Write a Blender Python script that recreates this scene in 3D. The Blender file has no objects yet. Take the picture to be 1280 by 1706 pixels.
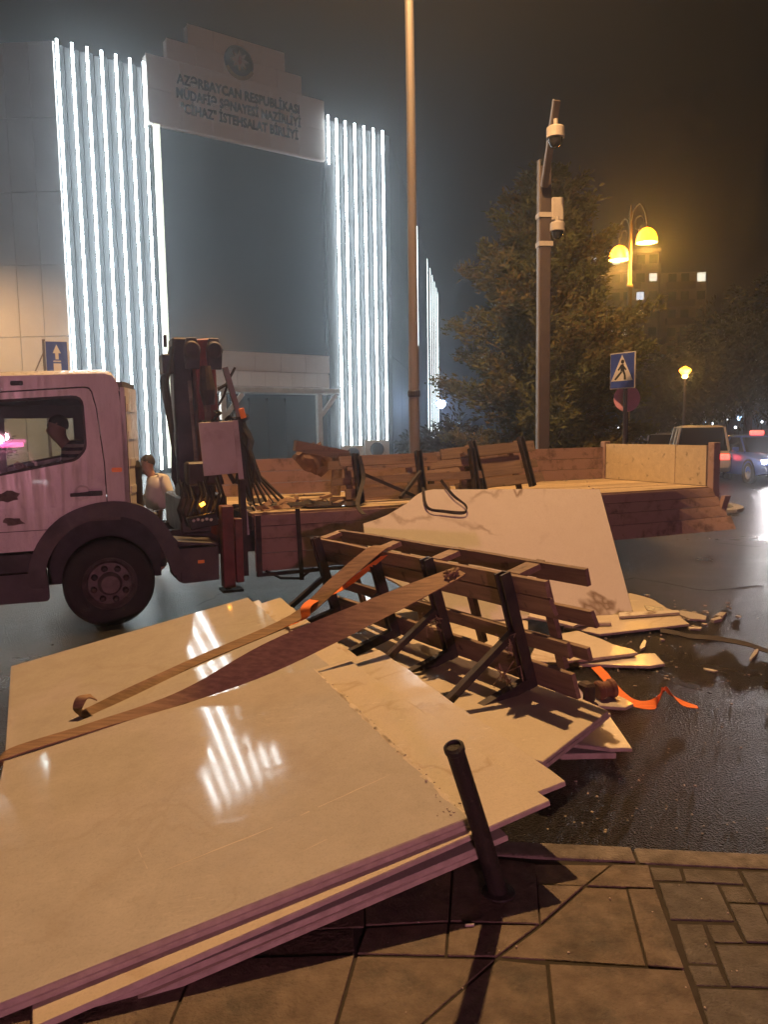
import bpy, bmesh, math, random
from mathutils import Vector, Matrix, noise
random.seed(11)
rad = math.radians
V = Vector
S = bpy.context.scene
COL = S.collection

# ------------------------------------------------------------------ camera
CAM_H, F_PX, PITCH, ROLL = 1.75, 1280.0, 6.0, -0.9
RM = Matrix.Rotation(rad(90 - PITCH), 3, 'X') @ Matrix.Rotation(rad(ROLL), 3, 'Z')
cd = bpy.data.cameras.new('camera')
cam = bpy.data.objects.new('camera', cd)
COL.objects.link(cam)
cam.matrix_world = Matrix.Translation((0, 0, CAM_H)) @ RM.to_4x4()
cd.sensor_fit = 'HORIZONTAL'; cd.sensor_width = 36.0; cd.lens = 36.0
cd.clip_start = 0.05; cd.clip_end = 3000
S.camera = cam

# ------------------------------------------------------------------ night sky and exposure
world = bpy.data.worlds.new('World'); S.world = world; world.use_nodes = True
wn, wl = world.node_tree.nodes, world.node_tree.links
bg = wn['Background']
sky = wn.new('ShaderNodeTexSky'); sky.sky_type = 'NISHITA'; sky.sun_disc = False
sky.sun_elevation = rad(-9); sky.sun_rotation = rad(200); sky.dust_density = 4
glow = wn.new('ShaderNodeMixRGB'); glow.blend_type = 'ADD'; glow.inputs[0].default_value = 1
glow.inputs[2].default_value = (0.05, 0.038, 0.038, 1)      # even city glow on low cloud
wl.new(sky.outputs[0], glow.inputs[1]); wl.new(glow.outputs[0], bg.inputs[0])
bg.inputs[1].default_value = 0.07
S.view_settings.view_transform = 'Standard'; S.view_settings.look = 'None'
S.view_settings.exposure = 0.1; S.view_settings.gamma = 1.0
S.view_settings.use_curve_mapping = False
S.cycles.use_denoising = True
S.cycles.use_adaptive_sampling = True; S.cycles.adaptive_threshold = .03
S.cycles.max_bounces = 6; S.cycles.diffuse_bounces = 3; S.cycles.glossy_bounces = 4
S.cycles.transparent_max_bounces = 12; S.cycles.volume_bounces = 1
S.cycles.sample_clamp_indirect = 4.0

SODIUM = (1.0, 0.545, 0.215)
PINK = (1.0, 0.37, 0.50)

# ------------------------------------------------------------------ survey helpers (photo pixel -> point in the place)
CP = V((0, 0, CAM_H))
def ray(x, y): return RM @ V(((x - 640) / F_PX, -(y - 853) / F_PX, -1))
def at_z(x, y, z=0.0):
    d = ray(x, y); return CP + d * ((z - CAM_H) / d.z)
def at_y(x, y, Y):
    d = ray(x, y); return CP + d * (Y / d.y)
def at_plane(x, y, p, n):
    d = ray(x, y); return CP + d * ((V(p) - CP).dot(V(n)) / d.dot(V(n)))

# ------------------------------------------------------------------ materials
def nt(name):
    m = bpy.data.materials.new(name); m.use_nodes = True
    n, l = m.node_tree.nodes, m.node_tree.links
    return m, n, l, n['Principled BSDF']
def node(n, typ, **kw):
    x = n.new(typ)
    for k, v in kw.items(): setattr(x, k, v)
    return x
def coords(n, l, scale=(1, 1, 1), rnd=True):
    tc = n.new('ShaderNodeTexCoord'); mp = n.new('ShaderNodeMapping'); mp.inputs['Scale'].default_value = scale
    l.new(tc.outputs['Object'], mp.inputs['Vector'])
    if rnd:
        oi = n.new('ShaderNodeObjectInfo'); mu = n.new('ShaderNodeMath'); mu.operation = 'MULTIPLY'; mu.inputs[1].default_value = 37.0
        l.new(oi.outputs['Random'], mu.inputs[0]); l.new(mu.outputs[0], mp.inputs['Location'])
    return mp
def noise_n(n, l, mp, scale, detail=5, rough=.55, dist=0):
    t = n.new('ShaderNodeTexNoise'); t.inputs['Scale'].default_value = scale; t.inputs['Detail'].default_value = detail
    t.inputs['Roughness'].default_value = rough; t.inputs['Distortion'].default_value = dist
    l.new(mp.outputs[0], t.inputs['Vector']); return t
def ramp(n, l, src, stops):
    r = n.new('ShaderNodeValToRGB'); e = r.color_ramp.elements
    while len(e) < len(stops): e.new(.5)
    for el, (p, c) in zip(e, stops):
        el.position = p; el.color = (c, c, c, 1) if isinstance(c, (int, float)) else (*c, 1)
    l.new(src, r.inputs[0]); return r
def mixc(n, l, fac, a, b, mode='MIX'):
    m = n.new('ShaderNodeMixRGB'); m.blend_type = mode
    for s, i in ((fac, 0), (a, 1), (b, 2)):
        if hasattr(s, 'is_linked') or hasattr(s, 'links'): l.new(s, m.inputs[i])
        elif i == 0: m.inputs[0].default_value = s
        else: m.inputs[i].default_value = (*s, 1)
    return m.outputs[0]
def bump(n, l, b, src, strength, dist=.01):
    x = n.new('ShaderNodeBump'); x.inputs['Strength'].default_value = strength; x.inputs['Distance'].default_value = dist
    l.new(src, x.inputs['Height']); l.new(x.outputs[0], b.inputs['Normal']); return x
def pmat(name, c1, c2=None, scale=6, rough=.6, rough2=None, bmp=.15, metal=0, stretch=(1, 1, 1), dirt=None, coat=0):
    m, n, l, b = nt(name)
    c2 = c2 or tuple(x * .75 for x in c1)
    mp = coords(n, l, stretch)
    a = noise_n(n, l, mp, scale)
    f = ramp(n, l, a.outputs[0], [(.3, 0), (.7, 1)])
    c = mixc(n, l, f.outputs[0], c1, c2)
    if dirt:
        d = noise_n(n, l, mp, scale * .35, 8, .7)
        df = ramp(n, l, d.outputs[0], [(.48, 0), (.68, 1)])
        c = mixc(n, l, df.outputs[0], c, dirt)
    l.new(c, b.inputs['Base Color'])
    rr = ramp(n, l, a.outputs[0], [(.25, rough), (.75, rough2 if rough2 is not None else min(1, rough * 1.25))])
    l.new(rr.outputs[0], b.inputs['Roughness'])
    b.inputs['Metallic'].default_value = metal
    b.inputs['Coat Weight'].default_value = coat
    if bmp:
        g = noise_n(n, l, mp, scale * 6, 4)
        bump(n, l, b, g.outputs[0], bmp, .01)
    return m
def truck_paint():
    m, n, l, b = nt('dirty_white_paint')
    mp = coords(n, l, (1, 1, 1), False); a = noise_n(n, l, mp, 2.5, 6, .6)
    c = mixc(n, l, ramp(n, l, a.outputs[0], [(.35, 0), (.65, 1)]).outputs[0], (.66, .63, .61), (.56, .53, .51))
    ms = coords(n, l, (7, 7, .8), False); st = noise_n(n, l, ms, 2.2, 8, .7)
    c = mixc(n, l, ramp(n, l, st.outputs[0], [(.52, 0), (.78, .4)]).outputs[0], c, (.27, .23, .20))
    sp = noise_n(n, l, mp, 45, 5, .75)
    c = mixc(n, l, ramp(n, l, sp.outputs[0], [(.6, 0), (.72, .6)]).outputs[0], c, (.22, .18, .15))
    l.new(c, b.inputs['Base Color']); l.new(ramp(n, l, st.outputs[0], [(.4, .22), (.7, .6)]).outputs[0], b.inputs['Roughness'])
    b.inputs['Coat Weight'].default_value = .25; bump(n, l, b, a.outputs[0], .02, .02); return m
def wood(name, c1, c2, rough=.75, sc=3.0, paint=None):
    m, n, l, b = nt(name)
    mp = coords(n, l, (.6, 9, 9))
    a = noise_n(n, l, mp, sc, 8, .65, .6)
    c = mixc(n, l, ramp(n, l, a.outputs[0], [(.3, 0), (.68, 1)]).outputs[0], c1, c2)
    oi = n.new('ShaderNodeObjectInfo')
    v = ramp(n, l, oi.outputs['Random'], [(0, .68), (1, 1.15)])
    c = mixc(n, l, 1.0, c, v.outputs[0], 'MULTIPLY')
    mp2 = coords(n, l, (1, 1, 1))
    k = noise_n(n, l, mp2, 9, 3)
    c = mixc(n, l, ramp(n, l, k.outputs[0], [(.62, 0), (.72, .75)]).outputs[0], c, tuple(x * .3 for x in c2))
    if paint:
        p = noise_n(n, l, mp2, 5, 8, .7)
        c = mixc(n, l, ramp(n, l, p.outputs[0], [(.36, 0), (.5, 1)]).outputs[0], c, paint)
    l.new(c, b.inputs['Base Color']); b.inputs['Roughness'].default_value = rough
    bump(n, l, b, a.outputs[0], .35, .006)
    return m
def emis(name, col, st, base=(.8, .8, .8)):
    m, n, l, b = nt(name)
    b.inputs['Base Color'].default_value = (*base, 1); b.inputs['Roughness'].default_value = .4
    b.inputs['Emission Color'].default_value = (*col, 1); b.inputs['Emission Strength'].default_value = st
    return m
def glass(name, tint=(.75, .8, .8), refl=.06, rough=.02, film=0.0):
    m, n, l, b = nt(name); n.remove(b)
    tr = n.new('ShaderNodeBsdfTransparent'); tr.inputs[0].default_value = (*tint, 1)
    gl = n.new('ShaderNodeBsdfGlossy'); gl.inputs['Roughness'].default_value = rough
    df = n.new('ShaderNodeBsdfDiffuse'); df.inputs[0].default_value = (.6, .6, .58, 1)
    lw = n.new('ShaderNodeFresnel'); lw.inputs[0].default_value = 1.5
    ad = n.new('ShaderNodeMath'); ad.operation = 'ADD'; ad.inputs[1].default_value = refl; l.new(lw.outputs[0], ad.inputs[0])
    mx = n.new('ShaderNodeMixShader'); l.new(ad.outputs[0], mx.inputs[0]); l.new(tr.outputs[0], mx.inputs[1]); l.new(gl.outputs[0], mx.inputs[2])
    m2 = n.new('ShaderNodeMixShader')
    mp = coords(n, l); t = noise_n(n, l, mp, 6, 6, .7)
    r = ramp(n, l, t.outputs[0], [(.4, film * .3), (.7, film)]); l.new(r.outputs[0], m2.inputs[0])
    l.new(mx.outputs[0], m2.inputs[1]); l.new(df.outputs[0], m2.inputs[2])
    l.new(m2.outputs[0], n['Material Output'].inputs[0]); return m
def marble(name, base, alt, vein, rough=.1, vs=1.6, vamt=.6, dust=.5):
    m, n, l, b = nt(name)
    mp = coords(n, l, (1, 1, 1))
    a = noise_n(n, l, mp, 5.0, 10, .74, .2)
    c = mixc(n, l, ramp(n, l, a.outputs[0], [(.3, 0), (.7, 1)]).outputs[0], base, alt)
    sp = noise_n(n, l, mp, 38, 4, .7)
    c = mixc(n, l, ramp(n, l, sp.outputs[0], [(.55, 0), (.8, .3)]).outputs[0], c, tuple(x * .66 for x in alt))
    wv = noise_n(n, l, mp, vs, 5, .5, .5)
    vr = ramp(n, l, wv.outputs[0], [(.48, 0), (.5, 1), (.52, 0)])
    gate = noise_n(n, l, mp, 1.1, 2)
    gr = ramp(n, l, gate.outputs[0], [(.42, 0), (.6, vamt)])
    mu = n.new('ShaderNodeMath'); mu.operation = 'MULTIPLY'; l.new(vr.outputs[0], mu.inputs[0]); l.new(gr.outputs[0], mu.inputs[1])
    c = mixc(n, l, mu.outputs[0], c, vein)
    # dusty drag marks
    mp3 = coords(n, l, (2.2, 9, 4)); ds = noise_n(n, l, mp3, 1.9, 10, .8, .3)
    dr = ramp(n, l, ds.outputs[0], [(.60, 0), (.8, dust)])
    c = mixc(n, l, dr.outputs[0], c, (.74, .68, .58))
    mf = noise_n(n, l, mp, 110, 3, .6)
    c = mixc(n, l, ramp(n, l, mf.outputs[0], [(.5, 0), (.78, .35)]).outputs[0], c, tuple(x * .6 for x in alt))
    for ang_, sc_ in ((.5, 1.3), (-.35, 1.0)):
        ms = coords(n, l, (1.0, 34, 34)); ms.inputs['Rotation'].default_value = (0, 0, ang_)
        sc = noise_n(n, l, ms, sc_, 2, .5); sr = ramp(n, l, sc.outputs[0], [(.494, 0), (.5, 1), (.506, 0)])
        sg2 = noise_n(n, l, mp, 2.1, 3); sgr = ramp(n, l, sg2.outputs[0], [(.52, 0), (.66, .38)])
        mu2 = n.new('ShaderNodeMath'); mu2.operation = 'MULTIPLY'; l.new(sr.outputs[0], mu2.inputs[0]); l.new(sgr.outputs[0], mu2.inputs[1])
        c = mixc(n, l, mu2.outputs[0], c, (.80, .75, .68))
    l.new(c, b.inputs['Base Color'])
    rr = n.new('ShaderNodeMath'); rr.operation = 'ADD'; rm = ramp(n, l, ds.outputs[0], [(.56, 0), (.8, .4)])
    sm = noise_n(n, l, mp, 5, 6, .7); s2 = ramp(n, l, sm.outputs[0], [(.35, rough), (.75, rough * 2.1)])
    l.new(rm.outputs[0], rr.inputs[0]); l.new(s2.outputs[0], rr.inputs[1]); l.new(rr.outputs[0], b.inputs['Roughness'])
    big = noise_n(n, l, mp, 1.4, 2); bump(n, l, b, big.outputs[0], .025, .01)
    b.inputs['IOR'].default_value = 1.55
    return m

M = {}
def asphalt():
    m, n, l, b = nt('asphalt')
    mp = coords(n, l, rnd=False)
    v = node(n, 'ShaderNodeTexVoronoi'); v.inputs['Scale'].default_value = 110; l.new(mp.outputs[0], v.inputs['Vector'])
    big = noise_n(n, l, mp, .5, 6, .6); fine = noise_n(n, l, mp, 85, 3, .7)
    c = mixc(n, l, ramp(n, l, big.outputs[0], [(.35, 0), (.65, 1)]).outputs[0], (.017, .0165, .016), (.030, .0285, .0275))
    c = mixc(n, l, ramp(n, l, v.outputs['Color'], [(.3, 0), (.95, .55)]).outputs[0], c, (.075, .072, .07))
    wet = noise_n(n, l, mp, .62, 5, .6, .4)
    wf = ramp(n, l, wet.outputs[0], [(.52, 0), (.66, 1)])
    c = mixc(n, l, wf.outputs[0], c, mixc(n, l, 1.0, c, (.5, .5, .5), 'MULTIPLY'))
    l.new(c, b.inputs['Base Color'])
    r = ramp(n, l, wf.outputs[0], [(0, .34), (1, .25)]); l.new(r.outputs[0], b.inputs['Roughness'])
    h = n.new('ShaderNodeMath'); h.operation = 'ADD'; l.new(v.outputs['Distance'], h.inputs[0]); l.new(fine.outputs[0], h.inputs[1])
    bp = bump(n, l, b, h.outputs[0], .9, .024)
    st = ramp(n, l, wf.outputs[0], [(0, 1.0), (1, .8)]); l.new(st.outputs[0], bp.inputs['Strength'])
    return m
M['asphalt'] = asphalt()
M['flag'] = pmat('flagstone', (.185, .142, .108), (.11, .083, .064), 13, .5, .8, .8, dirt=(.055, .046, .038))
M['block'] = pmat('block_paver', (.125, .11, .10), (.085, .075, .068), 18, .5, .8, .8, dirt=(.05, .043, .038))
M['kerb'] = pmat('kerb_stone', (.24, .21, .18), (.165, .145, .125), 18, .6, .9, .8, dirt=(.09, .075, .062))
M['sand'] = pmat('jointing_sand', (.05, .042, .035), None, 30, .95)
M['cream'] = marble('cream_marble', (.56, .53, .50), (.46, .43, .40), (.40, .34, .28), .05, 1.3, .3, .2)
M['cream_b'] = marble('warm_cream_marble', (.68, .61, .50), (.61, .54, .44), (.44, .33, .21), .1, 1.2, .6, .3)
M['white_m'] = marble('white_marble', (.74, .70, .65), (.70, .65, .60), (.27, .20, .15), .1, .8, 1.0, .12)
M['grey_m'] = marble('grey_marble', (.42, .42, .40), (.35, .35, .34), (.2, .2, .2), .2, 2.0, .3, .3)
M['edge'] = pmat('sawn_stone_edge', (.50, .44, .38), (.36, .31, .26), 22, .75, .9, .3)
M['plank'] = wood('weathered_plank', (.37, .26, .18), (.21, .14, .10))
M['plank_d'] = wood('dark_plank', (.27, .185, .13), (.14, .092, .065))
M['drop'] = wood('painted_board', (.28, .185, .155), (.15, .10, .085), .6, 2.0, (.35, .24, .205))
M['ply'] = wood('pale_plywood', (.62, .53, .36), (.50, .42, .27), .6, 1.2)
M['deck'] = wood('dusty_deck', (.58, .46, .30), (.36, .26, .16), .8, 1.6)
M['steel'] = pmat('dark_steel', (.055, .045, .045), (.03, .026, .026), 9, .45, .7, .3, .3, dirt=(.09, .05, .03))
M['black'] = pmat('black_plastic', (.03, .03, .032), (.02, .02, .022), 9, .5, .7, .1)
M['grey_pl'] = pmat('grey_plastic', (.085, .08, .085), (.055, .052, .055), 6, .5, .7, .15, dirt=(.11, .09, .075))
M['truck'] = truck_paint()
M['scuff'] = pmat('scraped_paint', (.10, .08, .075), (.2, .17, .15), 20, .8)
M['tyre'] = pmat('tyre_rubber', (.028, .027, .027), (.045, .04, .038), 12, .8, .95, .3)
M['rim'] = pmat('dusty_rim', (.24, .21, .20), (.15, .13, .12), 9, .55, .8, .2, .3, dirt=(.1, .08, .07))
M['crane'] = pmat('crane_red_paint', (.26, .07, .06), (.17, .05, .045), 5, .45, .7, .15, dirt=(.06, .045, .045))
M['crane_d'] = pmat('crane_black_steel', (.05, .045, .048), (.03, .028, .03), 5, .45, .7, .2, dirt=(.08, .06, .05))
M['board_w'] = pmat('white_metal_board', (.62, .58, .57), (.52, .48, .47), 5, .5, .7, .06, dirt=(.36, .3, .28))
M['strap'] = None
def webbing(name, c1, c2):
    m, n, l, b = nt(name)
    mp = coords(n, l, (1, 1, 1))
    w = n.new('ShaderNodeTexNoise'); w.inputs['Scale'].default_value = 10; w.inputs['Detail'].default_value = 6
    mp2 = coords(n, l, (.5, 6, 6)); l.new(mp2.outputs[0], w.inputs['Vector'])
    c = mixc(n, l, ramp(n, l, w.outputs[0], [(.35, 0), (.65, 1)]).outputs[0], c1, c2)
    l.new(c, b.inputs['Base Color']); b.inputs['Roughness'].default_value = .8
    bump(n, l, b, w.outputs[0], .25, .003); return m
M['strap'] = webbing('brown_webbing', (.31, .20, .125), (.20, .125, .08))
M['strap_k'] = webbing('black_webbing', (.05, .04, .038), (.03, .025, .025))
M['orange'] = webbing('orange_webbing', (.90, .24, .05), (.78, .17, .035))
M['clad'] = pmat('pale_cladding', (.72, .71, .70), (.64, .63, .62), .8, .55, .7, .02)
M['clad_h'] = pmat('pink_grey_cladding', (.80, .72, .68), (.74, .66, .62), .8, .6, .75, .02)
M['rib'] = pmat('grey_ribbed_cladding', (.018, .020, .022), (.015, .017, .019), .8, .6, .65, .02)
M['led'] = emis('led_tube', (.86, .97, 1.0), 24.0)
M['jamb_glow'] = emis('glowing_jamb', (.93, 1.0, .80), 1.1)  # light falling on the jamb, put in as its own glow; not a tube
M['dglass'] = pmat('dark_curtain_glass', (.014, .016, .018), (.013, .015, .017), .5, .3, .3, 0)
M['dark'] = pmat('dark_interior', (.02, .02, .022), None, 2, .6)
M['letter'] = pmat('bronze_letter', (.012, .010, .010), None, 4, .5)
M['emb'] = pmat('dark_emblem', (.045, .04, .045), (.03, .03, .035), 4, .5)
M['emb_w'] = pmat('pale_emblem', (.66, .58, .55), None, 4, .5)
M['emb_r'] = pmat('red_emblem', (.34, .09, .06), None, 4, .5)
M['emb_g'] = pmat('gold_emblem', (.42, .28, .12), (.2, .13, .06), 9, .5)
M['canopy'] = pmat('painted_canopy', (.82, .80, .76), None, 3, .55)
M['ac'] = pmat('ac_white', (.60, .60, .58), None, 4, .5)
M['pole'] = pmat('galvanised_pole', (.27, .24, .23), (.21, .19, .18), 3, .45, .65, .06, .4, stretch=(1, 1, .2))
M['pole_d'] = pmat('brown_painted_pole', (.075, .055, .055), (.06, .045, .045), 3, .5, .65, .06, .1)
M['cam_w'] = pmat('camera_white', (.50, .46, .43), None, 5, .4)
M['dome'] = pmat('smoked_dome', (.03, .03, .035), None, 3, .05, .08, 0)
M['iron'] = pmat('cast_iron_green', (.16, .17, .14), None, 5, .5)
M['ochre_pole'] = pmat('ochre_pole', (.40, .30, .14), None, 5, .5)
M['lampglass'] = emis('sodium_glass', (1.0, .30, .008), 9.0)
M['bulb'] = emis('sodium_bulb', (1.0, .62, .16), 40)
M['bark'] = pmat('bark', (.12, .085, .06), (.07, .05, .035), 8, .9, .95, .6, stretch=(1, 1, .25))
M['blue_s'] = pmat('sign_blue', (.035, .075, .42), None, 3, .35)
M['white_s'] = pmat('sign_white', (.80, .76, .72), None, 3, .4)
M['black_s'] = pmat('sign_black', (.02, .02, .02), None, 3, .5)
M['back_s'] = pmat('sign_back', (.30, .24, .20), None, 3, .5)
M['pink_s'] = pmat('sign_pink_lit', (.95, .45, .62), None, 3, .5)  # pink beacon light thrown back by the sign, put into its colour
M['skin'] = pmat('skin', (.46, .27, .19), (.40, .23, .16), 8, .55)
M['hair'] = pmat('dark_hair', (.03, .025, .022), None, 30, .7)
M['shirt_w'] = pmat('white_shirt', (.72, .69, .65), (.64, .61, .57), 6, .85)
M['trouser'] = pmat('dark_trousers', (.045, .045, .05), None, 6, .85)
def stripes():
    m, n, l, b = nt('striped_shirt')
    mp = coords(n, l, rnd=False); w = n.new('ShaderNodeTexWave'); w.bands_direction = 'Z'; w.inputs['Scale'].default_value = 5.2; w.inputs['Distortion'].default_value = .4
    l.new(mp.outputs[0], w.inputs['Vector'])
    c = mixc(n, l, ramp(n, l, w.outputs[0], [(.48, 0), (.54, 1)]).outputs[0], (.05, .045, .05), (.52, .42, .35))
    l.new(c, b.inputs['Base Color']); b.inputs['Roughness'].default_value = .85; return m
M['stripe'] = stripes()
M['seat'] = pmat('seat_fabric', (.07, .07, .075), None, 12, .9)
M['cabglass'] = glass('cab_glass', (.86, .9, .9), .03, .015, .05)
M['carglass'] = pmat('car_glass', (.02, .022, .026), None, 2, .1, .14, 0); M['carglass'].node_tree.nodes['Principled BSDF'].inputs['Specular IOR Level'].default_value = .15
M['amber'] = emis('amber_marker', (1, .36, .02), 7)
M['reflector'] = emis('orange_reflector', (1, .2, .03), .12, (.6, .12, .02))  # faint glow put into the reflector, which is no lamp
M['pinklight'] = emis('pink_beacon', (1.0, .08, .36), 16)
M['pinkwhite'] = emis('pale_pink_beacon', (1.0, .5, .80), 26)
M['head'] = emis('headlight_white', (1.0, .95, .92), 45)
M['head_s'] = emis('far_headlight', (.9, .95, 1.0), 18)
M['tail'] = emis('tail_light_red', (1, .05, .04), 4)
M['taxi'] = emis('taxi_light_red', (1.0, .10, .08), 2.2)
M['bluewhite'] = emis('blue_white_floodlight', (.45, .62, 1.0), 120)
M['far_light'] = emis('far_blue_light', (.4, .65, 1.0), 9)
M['far_light_w'] = emis('far_white_light', (.85, .9, 1.0), 9)
M['win_w'] = emis('lit_window_white', (1.0, .92, .72), 1.5)
M['win_y'] = emis('lit_window_yellow', (1.0, .74, .25), 1.3)
M['win_b'] = emis('lit_window_cool', (.85, .9, 1.0), 1.3)
M['win_d'] = pmat('dark_window', (.02, .018, .018), None, 2, .25)
M['apt'] = pmat('apartment_render', (.5, .42, .36), (.42, .35, .3), 1.0, .85)
M['apt_d'] = pmat('apartment_balcony', (.24, .19, .16), (.2, .15, .13), 1.0, .85)
M['spool'] = pmat('rusty_roller', (.20, .08, .045), (.12, .05, .03), 12, .6)
M['tarp'] = pmat('crumpled_tarp', (.20, .12, .08), (.10, .06, .045), 9, .85, .9, .6)
M['paint_b'] = pmat('blue_car_paint', (.10, .18, .70), (.09, .16, .64), 2, .18, .25, 0, .2, coat=.6)
M['paint_k'] = pmat('dark_car_paint', (.05, .05, .06), None, 2, .2, .25, 0, .2, coat=.6)
M['paint_w'] = pmat('white_car_paint', (.66, .63, .58), None, 2, .25, .35, 0, 0, coat=.4)
M['paint_s'] = pmat('silver_car_paint', (.40, .40, .42), None, 2, .25, .35, 0, .5, coat=.4)
M['chrome'] = pmat('alloy_wheel', (.62, .64, .70), None, 4, .3, .4, 0, .7)
M['bollard'] = pmat('black_bollard_paint', (.012, .011, .011), (.026, .02, .016), 20, .5, .8, .4)
M['island'] = pmat('painted_island_kerb', (.55, .52, .48), (.42, .4, .37), 4, .7)
def leafmat(name, c1, c2, c3):
    m, n, l, b = nt(name)
    g = n.new('ShaderNodeNewGeometry'); mp = coords(n, l)
    a = noise_n(n, l, mp, .7, 4)
    c = mixc(n, l, ramp(n, l, a.outputs[0], [(.42, 0), (.6, 1)]).outputs[0], c1, c3)
    c = mixc(n, l, ramp(n, l, g.outputs['Random Per Island'], [(.1, 0), (.9, .8)]).outputs[0], c, c2)
    l.new(c, b.inputs['Base Color']); b.inputs['Roughness'].default_value = .7
    b.inputs['Specular IOR Level'].default_value = .2
    return m
M['leaf_c'] = leafmat('conifer_needles', (.15, .155, .05), (.10, .12, .045), (.20, .14, .05))
M['leaf_d'] = leafmat('dark_foliage', (.05, .05, .025), (.035, .042, .02), (.075, .058, .03))

# ------------------------------------------------------------------ mesh builder
class MB:
    def __init__(s): s.v = []; s.f = []; s.m = []
    def add(s, vs, fs, mi=0):
        o = len(s.v); s.v += [tuple(v) for v in vs]; s.f += [tuple(i + o for i in f) for f in fs]; s.m += [mi] * len(fs); return s
    def box(s, lo, hi, mi=0):
        x0, y0, z0 = lo; x1, y1, z1 = hi
        return s.add([(x0, y0, z0), (x1, y0, z0), (x1, y1, z0), (x0, y1, z0), (x0, y0, z1), (x1, y0, z1), (x1, y1, z1), (x0, y1, z1)],
                     [(0, 3, 2, 1), (4, 5, 6, 7), (0, 1, 5, 4), (1, 2, 6, 5), (2, 3, 7, 6), (3, 0, 4, 7)], mi)
    def obox(s, c, ax, ay, az, mi=0):
        c, ax, ay, az = V(c), V(ax), V(ay), V(az)
        p = [c + i * ax + j * ay + k * az for k in (-1, 1) for (i, j) in ((-1, -1), (1, -1), (1, 1), (-1, 1))]
        return s.add(p, [(0, 3, 2, 1), (4, 5, 6, 7), (0, 1, 5, 4), (1, 2, 6, 5), (2, 3, 7, 6), (3, 0, 4, 7)], mi)
    def bar(s, p0, p1, w, h, up=(0, 0, 1), mi=0):
        p0, p1, up = V(p0), V(p1), V(up); d = (p1 - p0); L = d.length; d.normalize()
        sd = d.cross(up)
        if sd.length < 1e-4: sd = d.cross(V((1, 0, 0)))
        sd.normalize(); u = sd.cross(d)
        return s.obox((p0 + p1) / 2, d * L / 2, sd * w / 2, u * h / 2, mi)
    def tube(s, pts, r, seg=8, mi=0):
        pts = [V(p) for p in pts]; n = len(pts); rs = r if isinstance(r, (list, tuple)) else [r] * n
        o = len(s.v); ref = None
        for i, p in enumerate(pts):
            d = (pts[min(i + 1, n - 1)] - pts[max(i - 1, 0)]).normalized()
            if ref is None:
                ref = d.cross(V((0, 0, 1)))
                if ref.length < 1e-3: ref = d.cross(V((1, 0, 0)))
                ref.normalize()
            ref = (ref - d * ref.dot(d)).normalized(); b = d.cross(ref)
            for k in range(seg):
                a = 2 * math.pi * k / seg; s.v.append(tuple(p + (ref * math.cos(a) + b * math.sin(a)) * rs[i]))
        for i in range(n - 1):
            for k in range(seg):
                k2 = (k + 1) % seg
                s.f.append((o + i * seg + k, o + i * seg + k2, o + (i + 1) * seg + k2, o + (i + 1) * seg + k)); s.m.append(mi)
        s.f.append(tuple(o + k for k in range(seg))[::-1]); s.m.append(mi)
        s.f.append(tuple(o + (n - 1) * seg + k for k in range(seg))); s.m.append(mi)
        return s
    def lathe(s, prof, c=(0, 0, 0), axis=(0, 0, 1), seg=24, mi=0):
        c, ax = V(c), V(axis).normalized(); e1 = ax.orthogonal().normalized(); e2 = ax.cross(e1); o = len(s.v)
        for r, z in prof:
            for k in range(seg):
                a = 2 * math.pi * k / seg; s.v.append(tuple(c + ax * z + (e1 * math.cos(a) + e2 * math.sin(a)) * max(r, 1e-4)))
        for i in range(len(prof) - 1):
            for k in range(seg):
                k2 = (k + 1) % seg; s.f.append((o + i * seg + k, o + i * seg + k2, o + (i + 1) * seg + k2, o + (i + 1) * seg + k)); s.m.append(mi)
        return s
    def prism(s, poly, vec, mi=0, side=None):
        n = len(poly); vec = V(vec); p = [V(q) for q in poly]
        o = len(s.v); s.v += [tuple(q) for q in p] + [tuple(q + vec) for q in p]
        s.f.append(tuple(o + i for i in range(n))[::-1]); s.m.append(mi)
        s.f.append(tuple(o + n + i for i in range(n))); s.m.append(mi)
        for i in range(n):
            j = (i + 1) % n; s.f.append((o + i, o + j, o + n + j, o + n + i)); s.m.append(mi if side is None else side)
        return s
    def loft(s, rings, mi=0, caps=True):
        o = len(s.v); n = len(rings[0])
        for r in rings: s.v += [tuple(p) for p in r]
        for i in range(len(rings) - 1):
            for k in range(n):
                k2 = (k + 1) % n; s.f.append((o + i * n + k, o + i * n + k2, o + (i + 1) * n + k2, o + (i + 1) * n + k)); s.m.append(mi)
        if caps:
            s.f.append(tuple(o + k for k in range(n))[::-1]); s.m.append(mi)
            s.f.append(tuple(o + (len(rings) - 1) * n + k for k in range(n))); s.m.append(mi)
        return s
    def ribbon(s, pts, wid, thick=.006):
        rings = []
        pts = [V(p) for p in pts]
        for i, p in enumerate(pts):
            d = (pts[min(i + 1, len(pts) - 1)] - pts[max(i - 1, 0)]).normalized(); w = V(wid[i]); nn = d.cross(w).normalized() * thick / 2
            rings.append([p - w / 2 - nn, p + w / 2 - nn, p + w / 2 + nn, p - w / 2 + nn])
        return s.loft(rings)
    def mesh(s, name, mats, bev=0, smooth=False, seg=1):
        me = bpy.data.meshes.new(name); me.from_pydata(s.v, [], s.f)
        for m in (mats if isinstance(mats, (list, tuple)) else [mats]): me.materials.append(M[m] if isinstance(m, str) else m)
        for p, mi in zip(me.polygons, s.m): p.material_index = mi
        bm = bmesh.new(); bm.from_mesh(me)
        bmesh.ops.recalc_face_normals(bm, faces=bm.faces)
        if bev: bmesh.ops.bevel(bm, geom=bm.edges[:], offset=bev, segments=seg, affect='EDGES', profile=.6)
        bm.to_mesh(me); bm.free()
        if smooth:
            for p in me.polygons: p.use_smooth = True
            me.update()
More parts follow.
